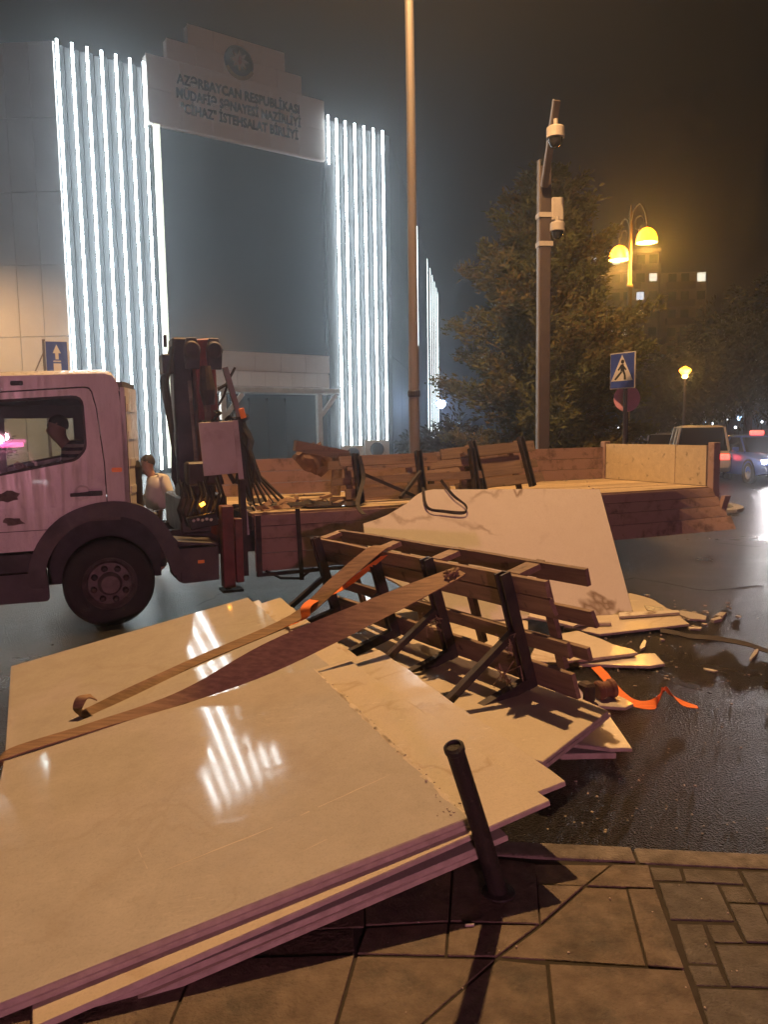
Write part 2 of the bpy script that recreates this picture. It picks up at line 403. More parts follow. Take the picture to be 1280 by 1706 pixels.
        return me
    def build(s, name, mats, parent=None, bev=0, smooth=False, seg=1):
        return link(name, s.mesh(name, mats, bev, smooth, seg), parent)
def link(name, me, parent=None, mw=None):
    o = bpy.data.objects.new(name, me); COL.objects.link(o)
    if mw is not None: o.matrix_local = mw
    if parent is not None: o.parent = parent
    return o
def tag(o, label=None, cat=None, group=None, kind=None):
    if label: o['label'] = label
    if cat: o['category'] = cat
    if group: o['group'] = group
    if kind: o['kind'] = kind
    return o
def thing(name, label, cat, loc=(0, 0, 0), rz=0, group=None, mw=None):
    o = bpy.data.objects.new(name, None); COL.objects.link(o); o.empty_display_size = .2
    if mw is not None: o.matrix_world = mw
    else: o.location = loc; o.rotation_euler = (0, 0, rz)
    return tag(o, label, cat, group)
def copy_tree(o, parent=None):
    c = o.copy(); COL.objects.link(c); c.parent = parent
    for ch in [x for x in o.children]: copy_tree(ch, c)
    return c
def autosmooth(o, ang=40):
    me = o.data
    for p in me.polygons: p.use_smooth = True
    try: me.set_sharp_from_angle(angle=rad(ang))
    except Exception: pass
    return o
def panel_mesh(name, outer, holes, vec, mats):
    """flat outline with openings, given thickness along vec"""
    bm = bmesh.new(); vec = V(vec)
    for lp in [outer] + holes:
        vs = [bm.verts.new(p) for p in lp]
        for i in range(len(vs)): bm.edges.new((vs[i], vs[(i + 1) % len(vs)]))
    bmesh.ops.triangle_fill(bm, use_beauty=True, use_dissolve=False, edges=bm.edges[:])
    r = bmesh.ops.extrude_face_region(bm, geom=bm.faces[:])
    for e in r['geom']:
        if isinstance(e, bmesh.types.BMVert): e.co += vec
    bmesh.ops.recalc_face_normals(bm, faces=bm.faces)
    me = bpy.data.meshes.new(name); bm.to_mesh(me); bm.free()
    for m in mats: me.materials.append(M[m])
    return me
def smooth_path(P, n=6):
    out = []
    for i in range(len(P) - 1):
        p0, p1, p2, p3 = P[max(i - 1, 0)], P[i], P[i + 1], P[min(i + 2, len(P) - 1)]
        for k in range(n):
            t = k / n; out.append(.5 * ((2 * p1) + (p2 - p0) * t + (2 * p0 - 5 * p1 + 4 * p2 - p3) * t * t + (3 * p1 - p0 - 3 * p2 + p3) * t ** 3))
    out.append(P[-1]); return out
def rounded(poly, r, seg=4):
    """round the corners of a 2D polygon"""
    out = []; n = len(poly)
    for i in range(n):
        p0, p, p1 = V(poly[i - 1]), V(poly[i]), V(poly[(i + 1) % n]); rr = r[i] if isinstance(r, (list, tuple)) else r
        if rr <= 0: out.append(tuple(p)); continue
        a, b = p + (p0 - p).normalized() * rr, p + (p1 - p).normalized() * rr
        for k in range(seg + 1):
            t = k / seg; out.append(tuple(a * (1 - t) ** 2 + p * 2 * t * (1 - t) + b * t ** 2))
    return out

# ================================================================== SETTING
road = MB(); road.add([(-900, -60, 0), (900, -60, 0), (900, 1400, 0), (-900, 1400, 0)], [(0, 1, 2, 3)])
tag(road.build('road', 'asphalt'), kind='structure')
# cracks in the road surface are shallow tarred seams
seam = MB()
for pts in ([(870, 965), (960, 978), (1060, 962), (1180, 985), (1280, 972)], [(1150, 885), (1200, 905), (1280, 912)], [(330, 1010), (365, 990), (385, 978)]):
    P = [at_z(x, y, .003) for x, y in pts]; Q = []
    for a, b in zip(P, P[1:]):
        for k in range(6): Q.append(a.lerp(b, k / 6) + V((random.uniform(-.03, .03), random.uniform(-.03, .03), 0)))
    seam.ribbon(Q, [(0.0, .02, 0)] * len(Q), .002)
o = seam.build('road_seam', 'black'); o.parent = bpy.data.objects['road']

# pavement: bed, kerb stones, flagstones and block pavers
PZ = .12
k0, k1 = at_z(910, 1405, PZ), at_z(1280, 1422, PZ); kd = (k1 - k0).normalized(); kn = V((kd.y, -kd.x, 0))   # kn points to the camera side
ang_k = math.atan2(kd.y, kd.x)
bed = MB(); e0, e1 = k0 - kd * 14 + kn * .02, k0 + kd * 14 + kn * .02
bed.prism([(*e0.xy, 0.001), (*e1.xy, 0.001), (*(e1 + kn * 9).xy, 0.001), (*(e0 + kn * 9).xy, 0.001)], (0, 0, PZ - .007))
pav = tag(bed.build('pavement', 'sand'), kind='structure')
kl = 1.0
for i in range(-7, 8):
    a = k0 + kd * (i * kl + .33 + .005); b = k0 + kd * ((i + 1) * kl + .33 - .005); w = .105
    m = MB(); dz = random.uniform(-.004, .004)
    m.prism([(*a.xy, .002), (*b.xy, .002), (*(b + kn * w).xy, .002), (*(a + kn * w).xy, .002)], (0, 0, PZ + dz))
    m.build('kerb_stone', 'kerb', pav, bev=.012, seg=2)
def tile(pts, matn, nm, hz=0):
    P = [at_z(x, y, PZ) for x, y in pts]; c = sum(P, V()) / len(P)
    Q = []
    for p in P: d = (c - p); Q.append(p + d.normalized() * .0016)
    m = MB(); z = PZ + hz + random.uniform(-.003, .003)
    if sum((Q[i].x * Q[(i + 1) % len(Q)].y - Q[(i + 1) % len(Q)].x * Q[i].y) for i in range(len(Q))) < 0: Q.reverse()
    m.prism([(q.x, q.y, PZ - .05) for q in Q], (0, 0, z - PZ + .05))
    m.build(nm, matn, pav, bev=.002)
def c6(pts): return [(640 + x * .5, 1120 + y * .5) for x, y in pts]
flags = [
 [(500, 637), (755, 640), (668, 708), (512, 704)], [(762, 640), (882, 642), (902, 718), (676, 709)],
 [(512, 708), (664, 712), (522, 836)], [(672, 713), (808, 720), (874, 976), (388, 944), (526, 842)],
 [(814, 721), (904, 722), (1001, 988), (880, 977)],
 [(235, 600), (505, 637), (518, 838), (220, 828)],
 [(218, 836), (512, 842), (376, 944), (210, 942)],
 [(-60, 850), (212, 834), (204, 941), (-90, 934)],
 [(-90, 942), (370, 952), (110, 1180), (-160, 1190)], [(382, 953), (541, 970), (562, 1180), (118, 1180)],
 [(549, 972), (1002, 994), (1070, 1180), (570, 1180)],
 [(-470, 700), (-70, 640), (-66, 845), (-520, 870)], [(-60, 640), (228, 600), (214, 828), (-62, 842)],
 [(-560, 876), (-100, 852), (-98, 934), (-600, 950)], [(-620, 956), (-98, 942), (-168, 1190), (-720, 1200)],
 [(-1300, 900), (-566, 876), (-606, 950), (-1300, 980)], [(-1300, 986), (-628, 956), (-728, 1200), (-1300, 1240)],
 [(-728, 1208), (-170, 1198), (-300, 1460), (-900, 1480)], [(-160, 1198), (104, 1190), (560, 1188), (600, 1440), (-290, 1458)],
 [(570, 1188), (1074, 1188), (1160, 1430), (610, 1440)],
]
for f in flags: tile(c6(f), 'flag', 'flagstone')
blocks = [
 [(886, 645), (985, 650), (998, 692), (902, 690)], [(995, 652), (1180, 660), (1200, 704), (1006, 694)], [(1190, 661), (1420, 672), (1440, 775), (1246, 766)],
 [(914, 699), (1110, 706), (1168, 826), (955, 820)], [(1120, 708), (1208, 711), (1240, 766), (1146, 762)],
 [(1150, 770), (1250, 774), (1310, 900), (1208, 896)], [(1256, 774), (1444, 782), (1480, 905), (1316, 900)],
 [(975, 832), (1062, 834), (1112, 968), (1014, 962)], [(1072, 836), (1166, 838), (1200, 898), (1102, 896)],
 [(1104, 904), (1290, 908), (1370, 1050), (1154, 1042)], [(1012, 970), (1114, 974), (1146, 1042), (1040, 1038)],
 [(1042, 1046), (1290, 1054), (1360, 1190), (1086, 1184)], [(1296, 908), (1480, 912), (1540, 1060), (1376, 1052)], [(1300, 1060), (1540, 1068), (1620, 1200), (1370, 1194)],
 [(1450, 680), (1700, 690), (1740, 900), (1490, 900)], [(1090, 1192), (1420, 1200), (1500, 1400), (1170, 1400)],
]
for f in blocks: tile(c6(f), 'block', 'block_paver', -.001)
# far traffic island with a pale kerb ring
isl = thing('traffic_island', 'pale curved kerb of a traffic island behind the truck tailgate', 'kerb', at_z(1165, 846, 0))
ic = at_z(1165, 846, 0)
m = MB(); R0, R1 = .62, .80
for i in range(10):
    a0, a1 = -1.9 + i * .36, -1.9 + (i + 1) * .36 - .012
    q = [(R * math.cos(a), R * math.sin(a) * 1.5, 0.003) for R, a in ((R0, a0), (R1, a0), (R1, a1), (R0, a1))]
    MB().prism(q, (0, 0, .075)).build('kerb_piece', 'island', isl, bev=.01)

# ------------------------------------------------------------------ office building
b0 = V((-5.579, 37.842, 0)); bang = math.atan2(.578, .816)
bld = thing('office_building', 'tall pale office building with vertical white light tubes, stepped sign wall and dark glass', 'building', b0, bang)
HT = 17.45
foot = [(-9.1, .34), (7.75, .34), (7.75 + .676 * 52, .34 + .737 * 52), (7.75 + .676 * 52 - 30, 60), (-9.1, 40)]
MB().prism([(x, y, 0) for x, y in foot], (0, 0, HT - .15)).build('main_block', 'rib', bld)
LEFTX = [-8.95 + i * .582 for i in range(7)]
RIGHTX = [4.20, 4.72, 5.29, 5.86, 6.44, 7.03]
def led(x, z0, z1, y=-.15, w=.085, mt='led', par=bld, nm='light_tube'):
    MB().box((x - w / 2, y, z0), (x + w / 2, y + .05, z1)).build(nm, mt, par)
def rib(x0, x1, z0, z1, y0=0.0, mt='rib', nm='facade_panel'):
    MB().box((x0, y0, z0), (x1, .335, z1)).build(nm, mt, bld, bev=.015)
for i, x in enumerate(LEFTX):
    led(x, .2, 17.55)
    x1 = LEFTX[i + 1] if i < 6 else -5.14
    rib(x + .03, (x + x1) / 2 - .02, 0.05, 17.4); rib((x + x1) / 2 + .02, x1 - .03, 0.05, 17.4, .07)
rib(-9.12, -8.98, .05, 17.4)
for i, x in enumerate(RIGHTX):
    led(x, .95 if i < 3 else 1.2, 17.27)
    x1 = RIGHTX[i + 1] if i < 5 else 7.6
    rib(x + .03, (x + x1) / 2 - .02, 0.05, 17.15); rib((x + x1) / 2 + .02, x1 - .03, 0.05, 17.15, .07)
rib(3.55, 4.15, .05, 17.15)
led(3.68, 15.0, 17.3, -.22)
MB().box((-5.11, -.12, .25), (-4.86, .05, 15.12)).build('glowing_jamb', 'jamb_glow', bld)
# stepped header, built from cladding panels
HY = -.14
hdr = MB().box((-5.34, HY + .03, 15.17), (3.48, .33, 17.9)).build('sign_wall', 'clad_h', bld)
def hpan(x0, x1, z0, z1, n):
    for i in range(n):
        a = x0 + (x1 - x0) * i / n; b = x0 + (x1 - x0) * (i + 1) / n
        MB().box((a + .008, HY, z0 + .008), (b - .008, HY + .06, z1 - .008)).build('cladding_panel', 'clad_h', hdr)
hpan(-5.36, 3.5, 15.14, 16.55, 6); hpan(-5.36, 3.5, 16.55, 17.95, 6)
MB().box((-4.40, HY + .03, 17.96), (2.24, .3, 18.78)).build('sign_wall_step', 'clad_h', hdr)
hpan(-4.42, 2.26, 17.95, 18.8, 5)
MB().box((-3.42, HY + .03, 18.81), (1.35, .3, 19.62)).build('sign_wall_step', 'clad_h', hdr)
hpan(-3.44, 1.37, 18.8, 19.65, 4)
MB().box((-5.34, -.10, 15.10), (3.48, .33, 15.16)).build('soffit', 'clad_h', bld)
# lettering
def text_line(txt, xc, z, width, cap, y=HY - .035):
    cu = bpy.data.curves.new('lettering', 'FONT'); cu.body = txt; cu.align_x = 'CENTER'; cu.extrude = .02; cu.resolution_u = 2; cu.offset = .022
    to = bpy.data.objects.new('tmp', cu); COL.objects.link(to)
    dg = bpy.context.evaluated_depsgraph_get(); me = bpy.data.meshes.new_from_object(to.evaluated_get(dg))
    COL.objects.unlink(to); bpy.data.objects.remove(to)
    xs = [v.co.x for v in me.vertices]; w = max(xs) - min(xs); x0 = (max(xs) + min(xs)) / 2
    for v in me.vertices: v.co = V((xc + (v.co.x - x0) * width / w, y - v.co.z, z + v.co.y * cap / .73))
    me.materials.clear(); me.materials.append(M['letter']); return link('lettering', me, hdr)
text_line('AZ\u018fRBAYCAN RESPUBL\u0130KASI', -.98, 17.02, 6.1, .42)
text_line('M\u00dcDAF\u0130\u018f S\u018fNAYES\u0130 NAZ\u0130RL\u0130Y\u0130', -.96, 16.42, 6.2, .42)
text_line('"C\u0130HAZ" \u0130STEHSALAT B\u0130RL\u0130Y\u0130', -.96, 15.82, 5.85, .42)
# round emblem with eight-pointed star, flame and wheat
ez, ex = 18.62, -1.02
em = MB().lathe([(0, .06), (.66, .06), (.72, .03), (.72, 0), (0, 0)], (ex, HY - .002, ez), (0, -1, 0), 28).build('emblem', 'emb', hdr)
st = [(ex + (.47 if k % 2 == 0 else .24) * math.sin(k * math.pi / 8), HY - .07, ez + .06 + (.47 if k % 2 == 0 else .24) * math.cos(k * math.pi / 8)) for k in range(16)]
MB().prism(st, (0, -.03, 0)).build('star', 'emb_w', em)
fl = [(0, -.2), (.1, -.1), (.07, .04), (0, .2), (-.05, .06), (-.1, -.08)]
MB().prism([(ex + a, HY - .105, ez + .06 + b) for a, b in fl], (0, -.02, 0)).build('flame', 'emb_r', em)
wh = [(ex + .62 * math.cos(a), HY - .07, ez + .62 * math.sin(a)) for a in [math.radians(205 + 13 * k) for k in range(11)]]
wh += [(ex + .76 * math.cos(a), HY - .07, ez - .03 + .76 * math.sin(a)) for a in [math.radians(335 - 13 * k) for k in range(11)]]
MB().prism(wh, (0, -.03, 0)).build('wheat_wreath', 'emb_g', em)
# dark glass front
MB().box((-4.84, .12, 5.62), (3.5, .3, 15.1)).build('curtain_glass', 'dglass', bld)
for x in (-4.8, 3.44): MB().box((x - .05, .02, 5.62), (x + .05, .115, 15.09)).build('glass_frame', 'rib', bld)
for i in range(6):
    a = -4.84 + i * 1.39
    MB().box((a + .006, -.1, 4.72), (a + 1.384, .33, 5.6)).build('spandrel_panel', 'clad_h', bld)
    MB().box((a + .006, -.02, 3.9), (a + 1.384, .33, 4.70)).build('wall_panel', 'clad_h', bld)
# entrance canopy and fascia
for i in range(9):
    a = -3.2 + i * .72
    MB().box((a + .005, -.42, 3.98), (a + .715, -.03, 4.62)).build('fascia_panel', 'clad_h', bld)
can = MB().box((-3.35, -1.5, 3.62), (3.2, -.02, 3.86)).build('canopy', 'canopy', bld, bev=.02)
for x in (-2.9, 2.15):
    MB().box((x - .12, -1.35, .05), (x + .12, -1.1, 3.62)).build('canopy_post', 'canopy', can)
    MB().bar((x + (.1 if x > 0 else .1), -1.22, 2.55), (x + 1.0, -1.22, 3.58), .2, .18, (0, 1, 0)).build('canopy_brace', 'canopy', can)
MB().box((-4.8, .2, .05), (3.5, .33, 3.88)).build('entrance_recess', 'dark', bld)
for i in range(5):
    a = -2.9 + i * .98
    MB().box((a + .04, .08, .1), (a + .94, .14, 3.3)).build('door_pane', 'dglass', bld)
    MB().box((a - .03, .02, .08), (a + .03, .19, 3.45)).build('door_mullion', 'black', bld)
# side wing receding along the street
M['led_far'] = emis('far_led_tube', (.9, 1.0, 1.0), 4.5)
sd = V((.676, .737, 0)).normalized(); so = V((7.75, .34, 0)); sn = V((sd.y, -sd.x, 0))
for s in (14.7, 18.0, 29.3, 33.3, 36.7, 40.2, 43.7, 46.7):
    p = so + sd * s + sn * .045
    MB().obox(p + V((0, 0, 8.9)), sd * .05, sn * .018, (0, 0, 8.3)).build('light_tube', 'led_far', bld)
for s in range(0, 50, 5):
    for z in (0.05, 5.8, 11.6):
        p = so + sd * (s + 2.5) + sn * .012
        MB().obox(p + V((0, 0, z + 2.85)), sd * 2.47, sn * .012, (0, 0, 2.83)).build('cladding_panel', 'rib', bld)
# left wing facing the street: panelled, with a further bank of tubes outside the frame
wa, wb = V((-12.95, 32.55, 0)), V((-26.0, 33.3, 0))
wing = thing('side_wing', 'plain pale panelled wing left of the vertical light tubes', 'building', wa, math.atan2((wb - wa).y, (wb - wa).x))
MB().box((0, -14, 0), (13, -.12, HT)).build('wing_block', 'clad', wing)
for i in range(6):
    for k in range(6):
        MB().box((.02 + i * 1.05, -.12, .1 + k * 2.9), (1.05 + i * 1.05, -.0, 2.97 + k * 2.9)).build('cladding_panel', 'clad', wing, bev=.006)
for i in range(2):
    MB().box((6.75 + i * 2.5, 0.0, .3), (6.9 + i * 2.5, .12, 14.6 - i * .6)).build('light_tube', 'led', wing)
# air conditioners below the tubes
for (x0, y0, x1, y1), lb in (((608, 733, 648, 768), 'white outdoor air conditioner below the right-hand light tubes, nearer the street corner'), ((570, 742, 606, 770), 'low white outdoor air conditioner below the tubes beside the entrance')):
    p0 = at_y(x0, y1, 36.2); p1 = at_y(x1, y0, 36.2)
    ac = thing('air_conditioner', lb, 'air conditioner', ((p0.x + p1.x) / 2, 36.2, 0), 0.1)
    w, zt = (p1.x - p0.x) / 2, p1.z; zb = zt - .85
    MB().box((-w, -.18, zb), (w, .2, zt)).build('housing', 'ac', ac, bev=.02)
    MB().lathe([(0, .03), (.3, .03), (.33, 0), (0, 0)], (w * .0, -.185, (zt + zb) / 2), (0, -1, 0), 20).build('fan_grille', 'black', ac)
    for s in (-1, 1): MB().box((s * (w - .1) - .04, -.12, 0), (s * (w - .1) + .04, .12, zb)).build('stand', 'steel', ac)

# ------------------------------------------------------------------ far apartment block
ap = thing('apartment_block', 'dim tall apartment block with a few lit windows far beyond the conifer', 'building', (41.5, 122, 0), rad(-8))
MB().box((-9.6, 0, 0), (1.5, 14, 28.5)).build('wall', 'apt', ap)
MB().box((2.0, 1.4, 0), (9.0, 14, 25.6)).build('wall', 'apt', ap)
MB().box((1.5, .9, 0), (2.0, 14, 27)).build('stair_wall', 'apt_d', ap)
MB().box((-9.9, -.3, 28.5), (1.8, 14, 29.0)).build('roof_edge', 'apt_d', ap)
for f in range(10):
    z = 1.2 + f * 2.75
    MB().box((-9.7, -.8, z - .15), (-1.2, -.02, z + .85)).build('balcony', 'apt_d', ap)
    if f < 9: MB().box((3.0, .6, z - .15), (7.2, 1.38, z + .85)).build('balcony', 'apt_d', ap)
    for k, x in enumerate((-9.0, -7.2, -5.4, -3.6, -1.7, .2)):
        lit = {(9, 0): 'win_b', (9, 2): 'win_b', (7, 4): 'win_b', (6, 4): 'win_y', (5, 2): 'win_w', (5, 3): 'win_w', (8, 5): 'win_w'}.get((f, k), 'win_d')
        w = MB().box((x - .1, -.06, z + .9), (x + 1.15, .02, z + 2.2)).build('window', 'black', ap)
        for a in (0, 1):
            for c in (0, 1):
                MB().box((x - .04 + a * .58, -.09, z + .96 + c * .6), (x + .48 + a * .58, -.065, z + 1.5 + c * .62)).build('pane', lit, w)
    if f < 9:
        for k, x in enumerate((3.3, 5.2, 7.6)):
            w = MB().box((x, 1.34, z + .9), (x + 1.2, 1.42, z + 2.2)).build('window', 'win_d' if (f, k) not in ((8, 2),) else 'win_w', ap)

# ------------------------------------------------------------------ trees
def crown_mesh(name, sprays, mats, smax):
    """sprays: list of (pos, dir, size, material): a few tapered drooping leaf blades each"""
    vs, fs, ms = [], [], []
    for p, d, sz, nb in sprays:
        for _ in range(nb):
            dd = (d + V((random.gauss(0, .5), random.gauss(0, .5), random.gauss(0, .35)))).normalized()
            sdv = dd.cross(V((random.gauss(0, 1), random.gauss(0, 1), random.gauss(0, 1)))).normalized() * sz * random.uniform(.10, .2)
            q = p + V((random.gauss(0, .4), random.gauss(0, .4), random.gauss(0, .4))) * sz
            L = sz * random.uniform(.6, 1.3); i = len(vs)
            mid = q + dd * L * .55; tip = q + dd * L + V((0, 0, -.12 * L))
            vs += [q, mid - sdv, tip, mid + sdv]; fs.append((i, i + 1, i + 2, i + 3))
    me = bpy.data.meshes.new(name); me.from_pydata([tuple(v) for v in vs], [], fs); me.materials.append(M[mats]); return me
def conifer(name, label, base, h, r, matn, nb=80, group=None, lean=0, dens=16, sz=.3):
    t = thing(name, label, 'tree', base, 0, group)
    MB().tube([(0, 0, 0), (lean * .3, 0, h * .35), (lean * .7, 0, h * .7), (lean, 0, h * .97)], [h * .022, h * .017, h * .01, h * .003], 8).build('trunk', 'bark', t)
    sprays = []; limbs = MB()
    for i in range(nb):
        f = (i + random.random()) / nb; z = h * (.07 + .91 * f)
        L = r * (1.0 - f) ** .62 * random.uniform(.42, 1.2) + .18
        if f < .12: L *= .8
        a = i * 2.399 + random.uniform(-.5, .5)
        d = V((math.cos(a), math.sin(a), random.uniform(.1, .5) + .5 * f)); d.normalize()
        p0 = V((lean * f, 0, z)); tip = p0 + d * L
        if i % 2 == 0 and f < .8: limbs.tube([p0, p0 + d * L * .5 + V((0, 0, -.05 * L)), tip], [.05 * (1 - f) + .012, .03 * (1 - f) + .008, .004], 5)
        ns = int(dens * L) + 4
        for k in range(ns):
            u = (k + random.random()) / ns; q = p0 + d * L * (.2 + .85 * u)
            w = .34 * L * (1 - u * .75) * .75
            q = q + V((random.gauss(0, w * .55), random.gauss(0, w * .55), random.gauss(0, w * .38)))
            dr = (d + V((random.gauss(0, .5), random.gauss(0, .5), random.uniform(-.25, .6)))).normalized()
            sprays.append((q, dr, sz * random.uniform(.6, 1.3), 7))
    limbs.build('limb', 'bark', t)
    tag(link('crown', crown_mesh('crown', sprays, matn, 1), t), kind='stuff'); return t
def broadleaf(name, label, base, h, r, matn, n=26, group=None, sz=.5, dens=90):
    t = thing(name, label, 'tree', base, 0, group)
    MB().tube([(0, 0, 0), (.1, 0, h * .3), (0, .1, h * .62)], [h * .028, h * .02, h * .01], 7).build('trunk', 'bark', t)
    sprays = []; lm = MB()
    for i in range(n):
        a = i * 2.399; f = random.random(); c = V((math.cos(a) * r * .75 * math.sqrt(f), math.sin(a) * r * .75 * math.sqrt(f), h * random.uniform(.36, .9) * (1 - .18 * f)))
        lm.tube([(0, 0, h * .35), tuple(c * .6 + V((0, 0, h * .14))), tuple(c)], [.06, .04, .012], 5)
        cr = r * random.uniform(.28, .48)
        for k in range(dens):
            v = V((random.gauss(0, 1), random.gauss(0, 1), random.gauss(0, .8))).normalized()
            q = c + v * cr * random.uniform(.55, 1.05)
            sprays.append((q, (v + V((0, 0, -.2))).normalized(), sz * random.uniform(.6, 1.2), 3))
    lm.build('limb', 'bark', t)
    tag(link('crown', crown_mesh('crown', sprays, matn, 1), t), kind='stuff'); return t
conifer('conifer_tree', 'large shaggy olive-brown conifer behind the camera pole', (4.35, 20.2, 0), 8.3, 2.95, 'leaf_c', 170, None, -.15, 50, .17)
conifer('conifer_tree', 'small dark conifer at the left edge behind the truck cab', (-11.9, 22.5, 0), 4.6, 1.0, 'leaf_d', 50, None, 0, 40, .14)
g = 'dark trees beyond the road'
for px, py, Y, h, r, lb in ((1105, 700, 44, 6.2, 2.2, 'slim dark tree right of the crossing sign'), (1180, 700, 52, 9.2, 3.0, 'dark broad tree behind the small lit street lamp'),
                            (1245, 700, 46, 10.0, 3.9, 'tall dark tree above the white van'), (1320, 700, 38, 9.4, 4.0, 'dark tree at the right edge above the blue taxi'), (1060, 700, 60, 6.5, 3, 'low dark tree between conifer and crossing sign')):
    p = at_y(px, py, Y); broadleaf('broadleaf_tree', lb, (p.x, Y, 0), h, r, 'leaf_d', 26, g, .36, 130)
for px, Y, h, r, lb in ((752, 27, 2.1, 1.1, 'dark shrub at the end of the lit building side'), (700, 30, 1.9, .8, 'low dark shrub in front of the receding light tubes')):
    p = at_y(px, 730, Y); broadleaf('shrub', lb, (p.x, Y, 0), h, r, 'leaf_d', 12, 'shrubs by the building', .28, 60)

# ------------------------------------------------------------------ street lamps
# tall road lamp whose head hangs just above the frame: the light of the place
lp = at_y(691, 745, 11.6); LX, LY = lp.x, 11.6
sl = thing('street_lamp', 'tall grey lamp post rising behind the truck bed out of the frame', 'street lamp', (LX, LY, 0))
MB().tube([(0, 0, 0), (0, 0, 3.0)], .082, 14).build('base_tube', 'pole', sl, smooth=False)
MB().tube([(0, 0, 3.0), (0, 0, 6.5), (-.02, 0, 10.4)], [.072, .066, .056], 14).build('pole', 'pole', sl)
MB().tube([(-.02, 0, 10.3), (-.03, -.5, 10.85), (-.05, -1.2, 11.4), (-.08, -1.9, 11.58)], [.05, .045, .04, .035], 10).build('arm', 'pole', sl)
hd = MB().obox((-.09, -2.2, 11.58), (.16, 0, 0), (0, .45, 0), (0, 0, .09)).build('lamp_head', 'grey_pl', sl, bev=.03)
MB().box((-.2, -2.55, 11.45), (.02, -1.85, 11.485)).build('lens', 'bulb', hd)
MB().box((-.07, .07, 1.55), (.07, .13, 2.0)).build('service_box', 'grey_pl', sl)
MB().lathe([(.084, 0), (.094, .02), (.094, .08), (.084, .1)], (0, 0, 2.25), (0, 0, 1), 14).build('clamp_band', 'steel', sl)
def lamp(name, typ, loc, col, en, parent=None, size=.1, **kw):
    d = bpy.data.lights.new(name, typ); d.color = col; d.energy = en
    if typ == 'AREA': d.size = size
    else: d.shadow_soft_size = size
    for k, v in kw.items(): setattr(d, k, v)
    o = bpy.data.objects.new(name, d); COL.objects.link(o); o.location = loc
    if parent: o.parent = parent
    return o
spot = lamp('sodium_light', 'SPOT', (-.09, -2.2, 11.4), SODIUM, 7000, sl, .12, spot_size=rad(154), spot_blend=.4)
sl2 = copy_tree(sl); sl2.location = (-23.0, 24.5, 0); sl2.rotation_euler = (0, 0, rad(120))  # unseen lamp added to give the building wing its warm light
tag(sl2, 'second tall grey lamp post, added unseen beyond the left edge for warm light', 'street lamp')
# ornamental twin lamp
tp = at_y(1049, 520, 26)
tl = thing('street_lamp', 'ornamental twin lamp with glowing yellow shades above the conifer', 'street lamp', (tp.x, 26, 0))
MB().lathe([(.12, 0), (.12, .9), (.08, 1.0), (.075, 6.3), (.11, 6.32), (.11, 6.42), (.06, 6.45), (.05, 8.7), (.02, 8.95), (0, 9.0)], (0, 0, 0), (0, 0, 1), 12).build('pole', 'ochre_pole', tl, smooth=True)
for dx, dy, dz in ((.36, -.5, .32), (-.22, .5, 0)):
    arm = MB(); n_ = 14
    pts = [V((dx * (.5 - .5 * math.cos(math.pi * k / n_)), dy * (.5 - .5 * math.cos(math.pi * k / n_)), 7.75 + dz + .85 * math.sin(math.pi * k / n_))) for k in range(n_ + 1)]
    arm.tube(pts, .03, 6)
    arm.tube([V((dx * .55, dy * .55, 8.0 + dz)) + V((dx * .28 * math.cos(a), dy * .28 * math.cos(a), .22 * math.sin(a))) for a in [k * .5 for k in range(12)]], .018, 5)
    arm.build('scroll_arm', 'iron', tl)
    sh = MB().lathe([(.34, -.42), (.33, -.30), (.27, -.12), (.16, 0), (.05, .05), (0, .06)], (dx, dy, 7.75 + dz), (0, 0, 1), 20).build('lamp_shade', 'lampglass', tl, smooth=True)
    MB().lathe([(0, -.425), (.33, -.425), (.335, -.415), (0, -.40)], (dx, dy, 7.75 + dz), (0, 0, 1), 20).build('shade_bowl', 'lampglass', sh)
    MB().lathe([(0, -.3), (.09, -.25), (.11, -.15), (.05, -.05), (0, -.04)], (dx, dy, 7.75 + dz - .03), (0, 0, 1), 12).build('bulb', 'bulb', sh)
    lamp('yellow_light', 'POINT', (dx, dy, 7.05 + dz), (1, .46, .08), 380, tl, .15)
fp = at_y(1142, 617, 40)
fl_ = thing('street_lamp', 'small distant street lamp glowing yellow among dark trees', 'street lamp', (fp.x, 40, 0))
MB().tube([(0, 0, 0), (0, 0, fp.z - .3)], [.09, .06], 8).build('pole', 'pole_d', fl_)
sh = MB().lathe([(.13, -.26), (.30, -.04), (.29, .04), (.08, .18), (0, .2)], (0, 0, fp.z), (0, 0, 1), 14).build('lamp_shade', 'lampglass', fl_)
MB().lathe([(0, -.2), (.14, -.1), (.1, .06), (0, .08)], (0, 0, fp.z - .25), (0, 0, 1), 10).build('bulb', 'bulb', sh)
lamp('yellow_light', 'POINT', (0, -.6, fp.z - .2), (1, .5, .1), 70, fl_, .2)
# blue-white floodlight at the end of the lit wing
bp = at_y(735, 673, 52)
bw = thing('floodlight', 'bright blue-white floodlight on a mast beside the building end', 'floodlight', (bp.x, 52, 0))
MB().tube([(0, 0, 0), (0, 0, bp.z - .3)], .07, 8).build('mast', 'pole_d', bw)
hb = MB().obox((0, .12, bp.z), (.32, 0, 0), (0, .1, 0), (0, 0, .28)).build('housing', 'black', bw)
MB().lathe([(0, 0), (.26, 0), (.28, .04), (0, .04)], (0, -.03, bp.z), (0, -1, 0), 18).build('lens', 'bluewhite', hb)

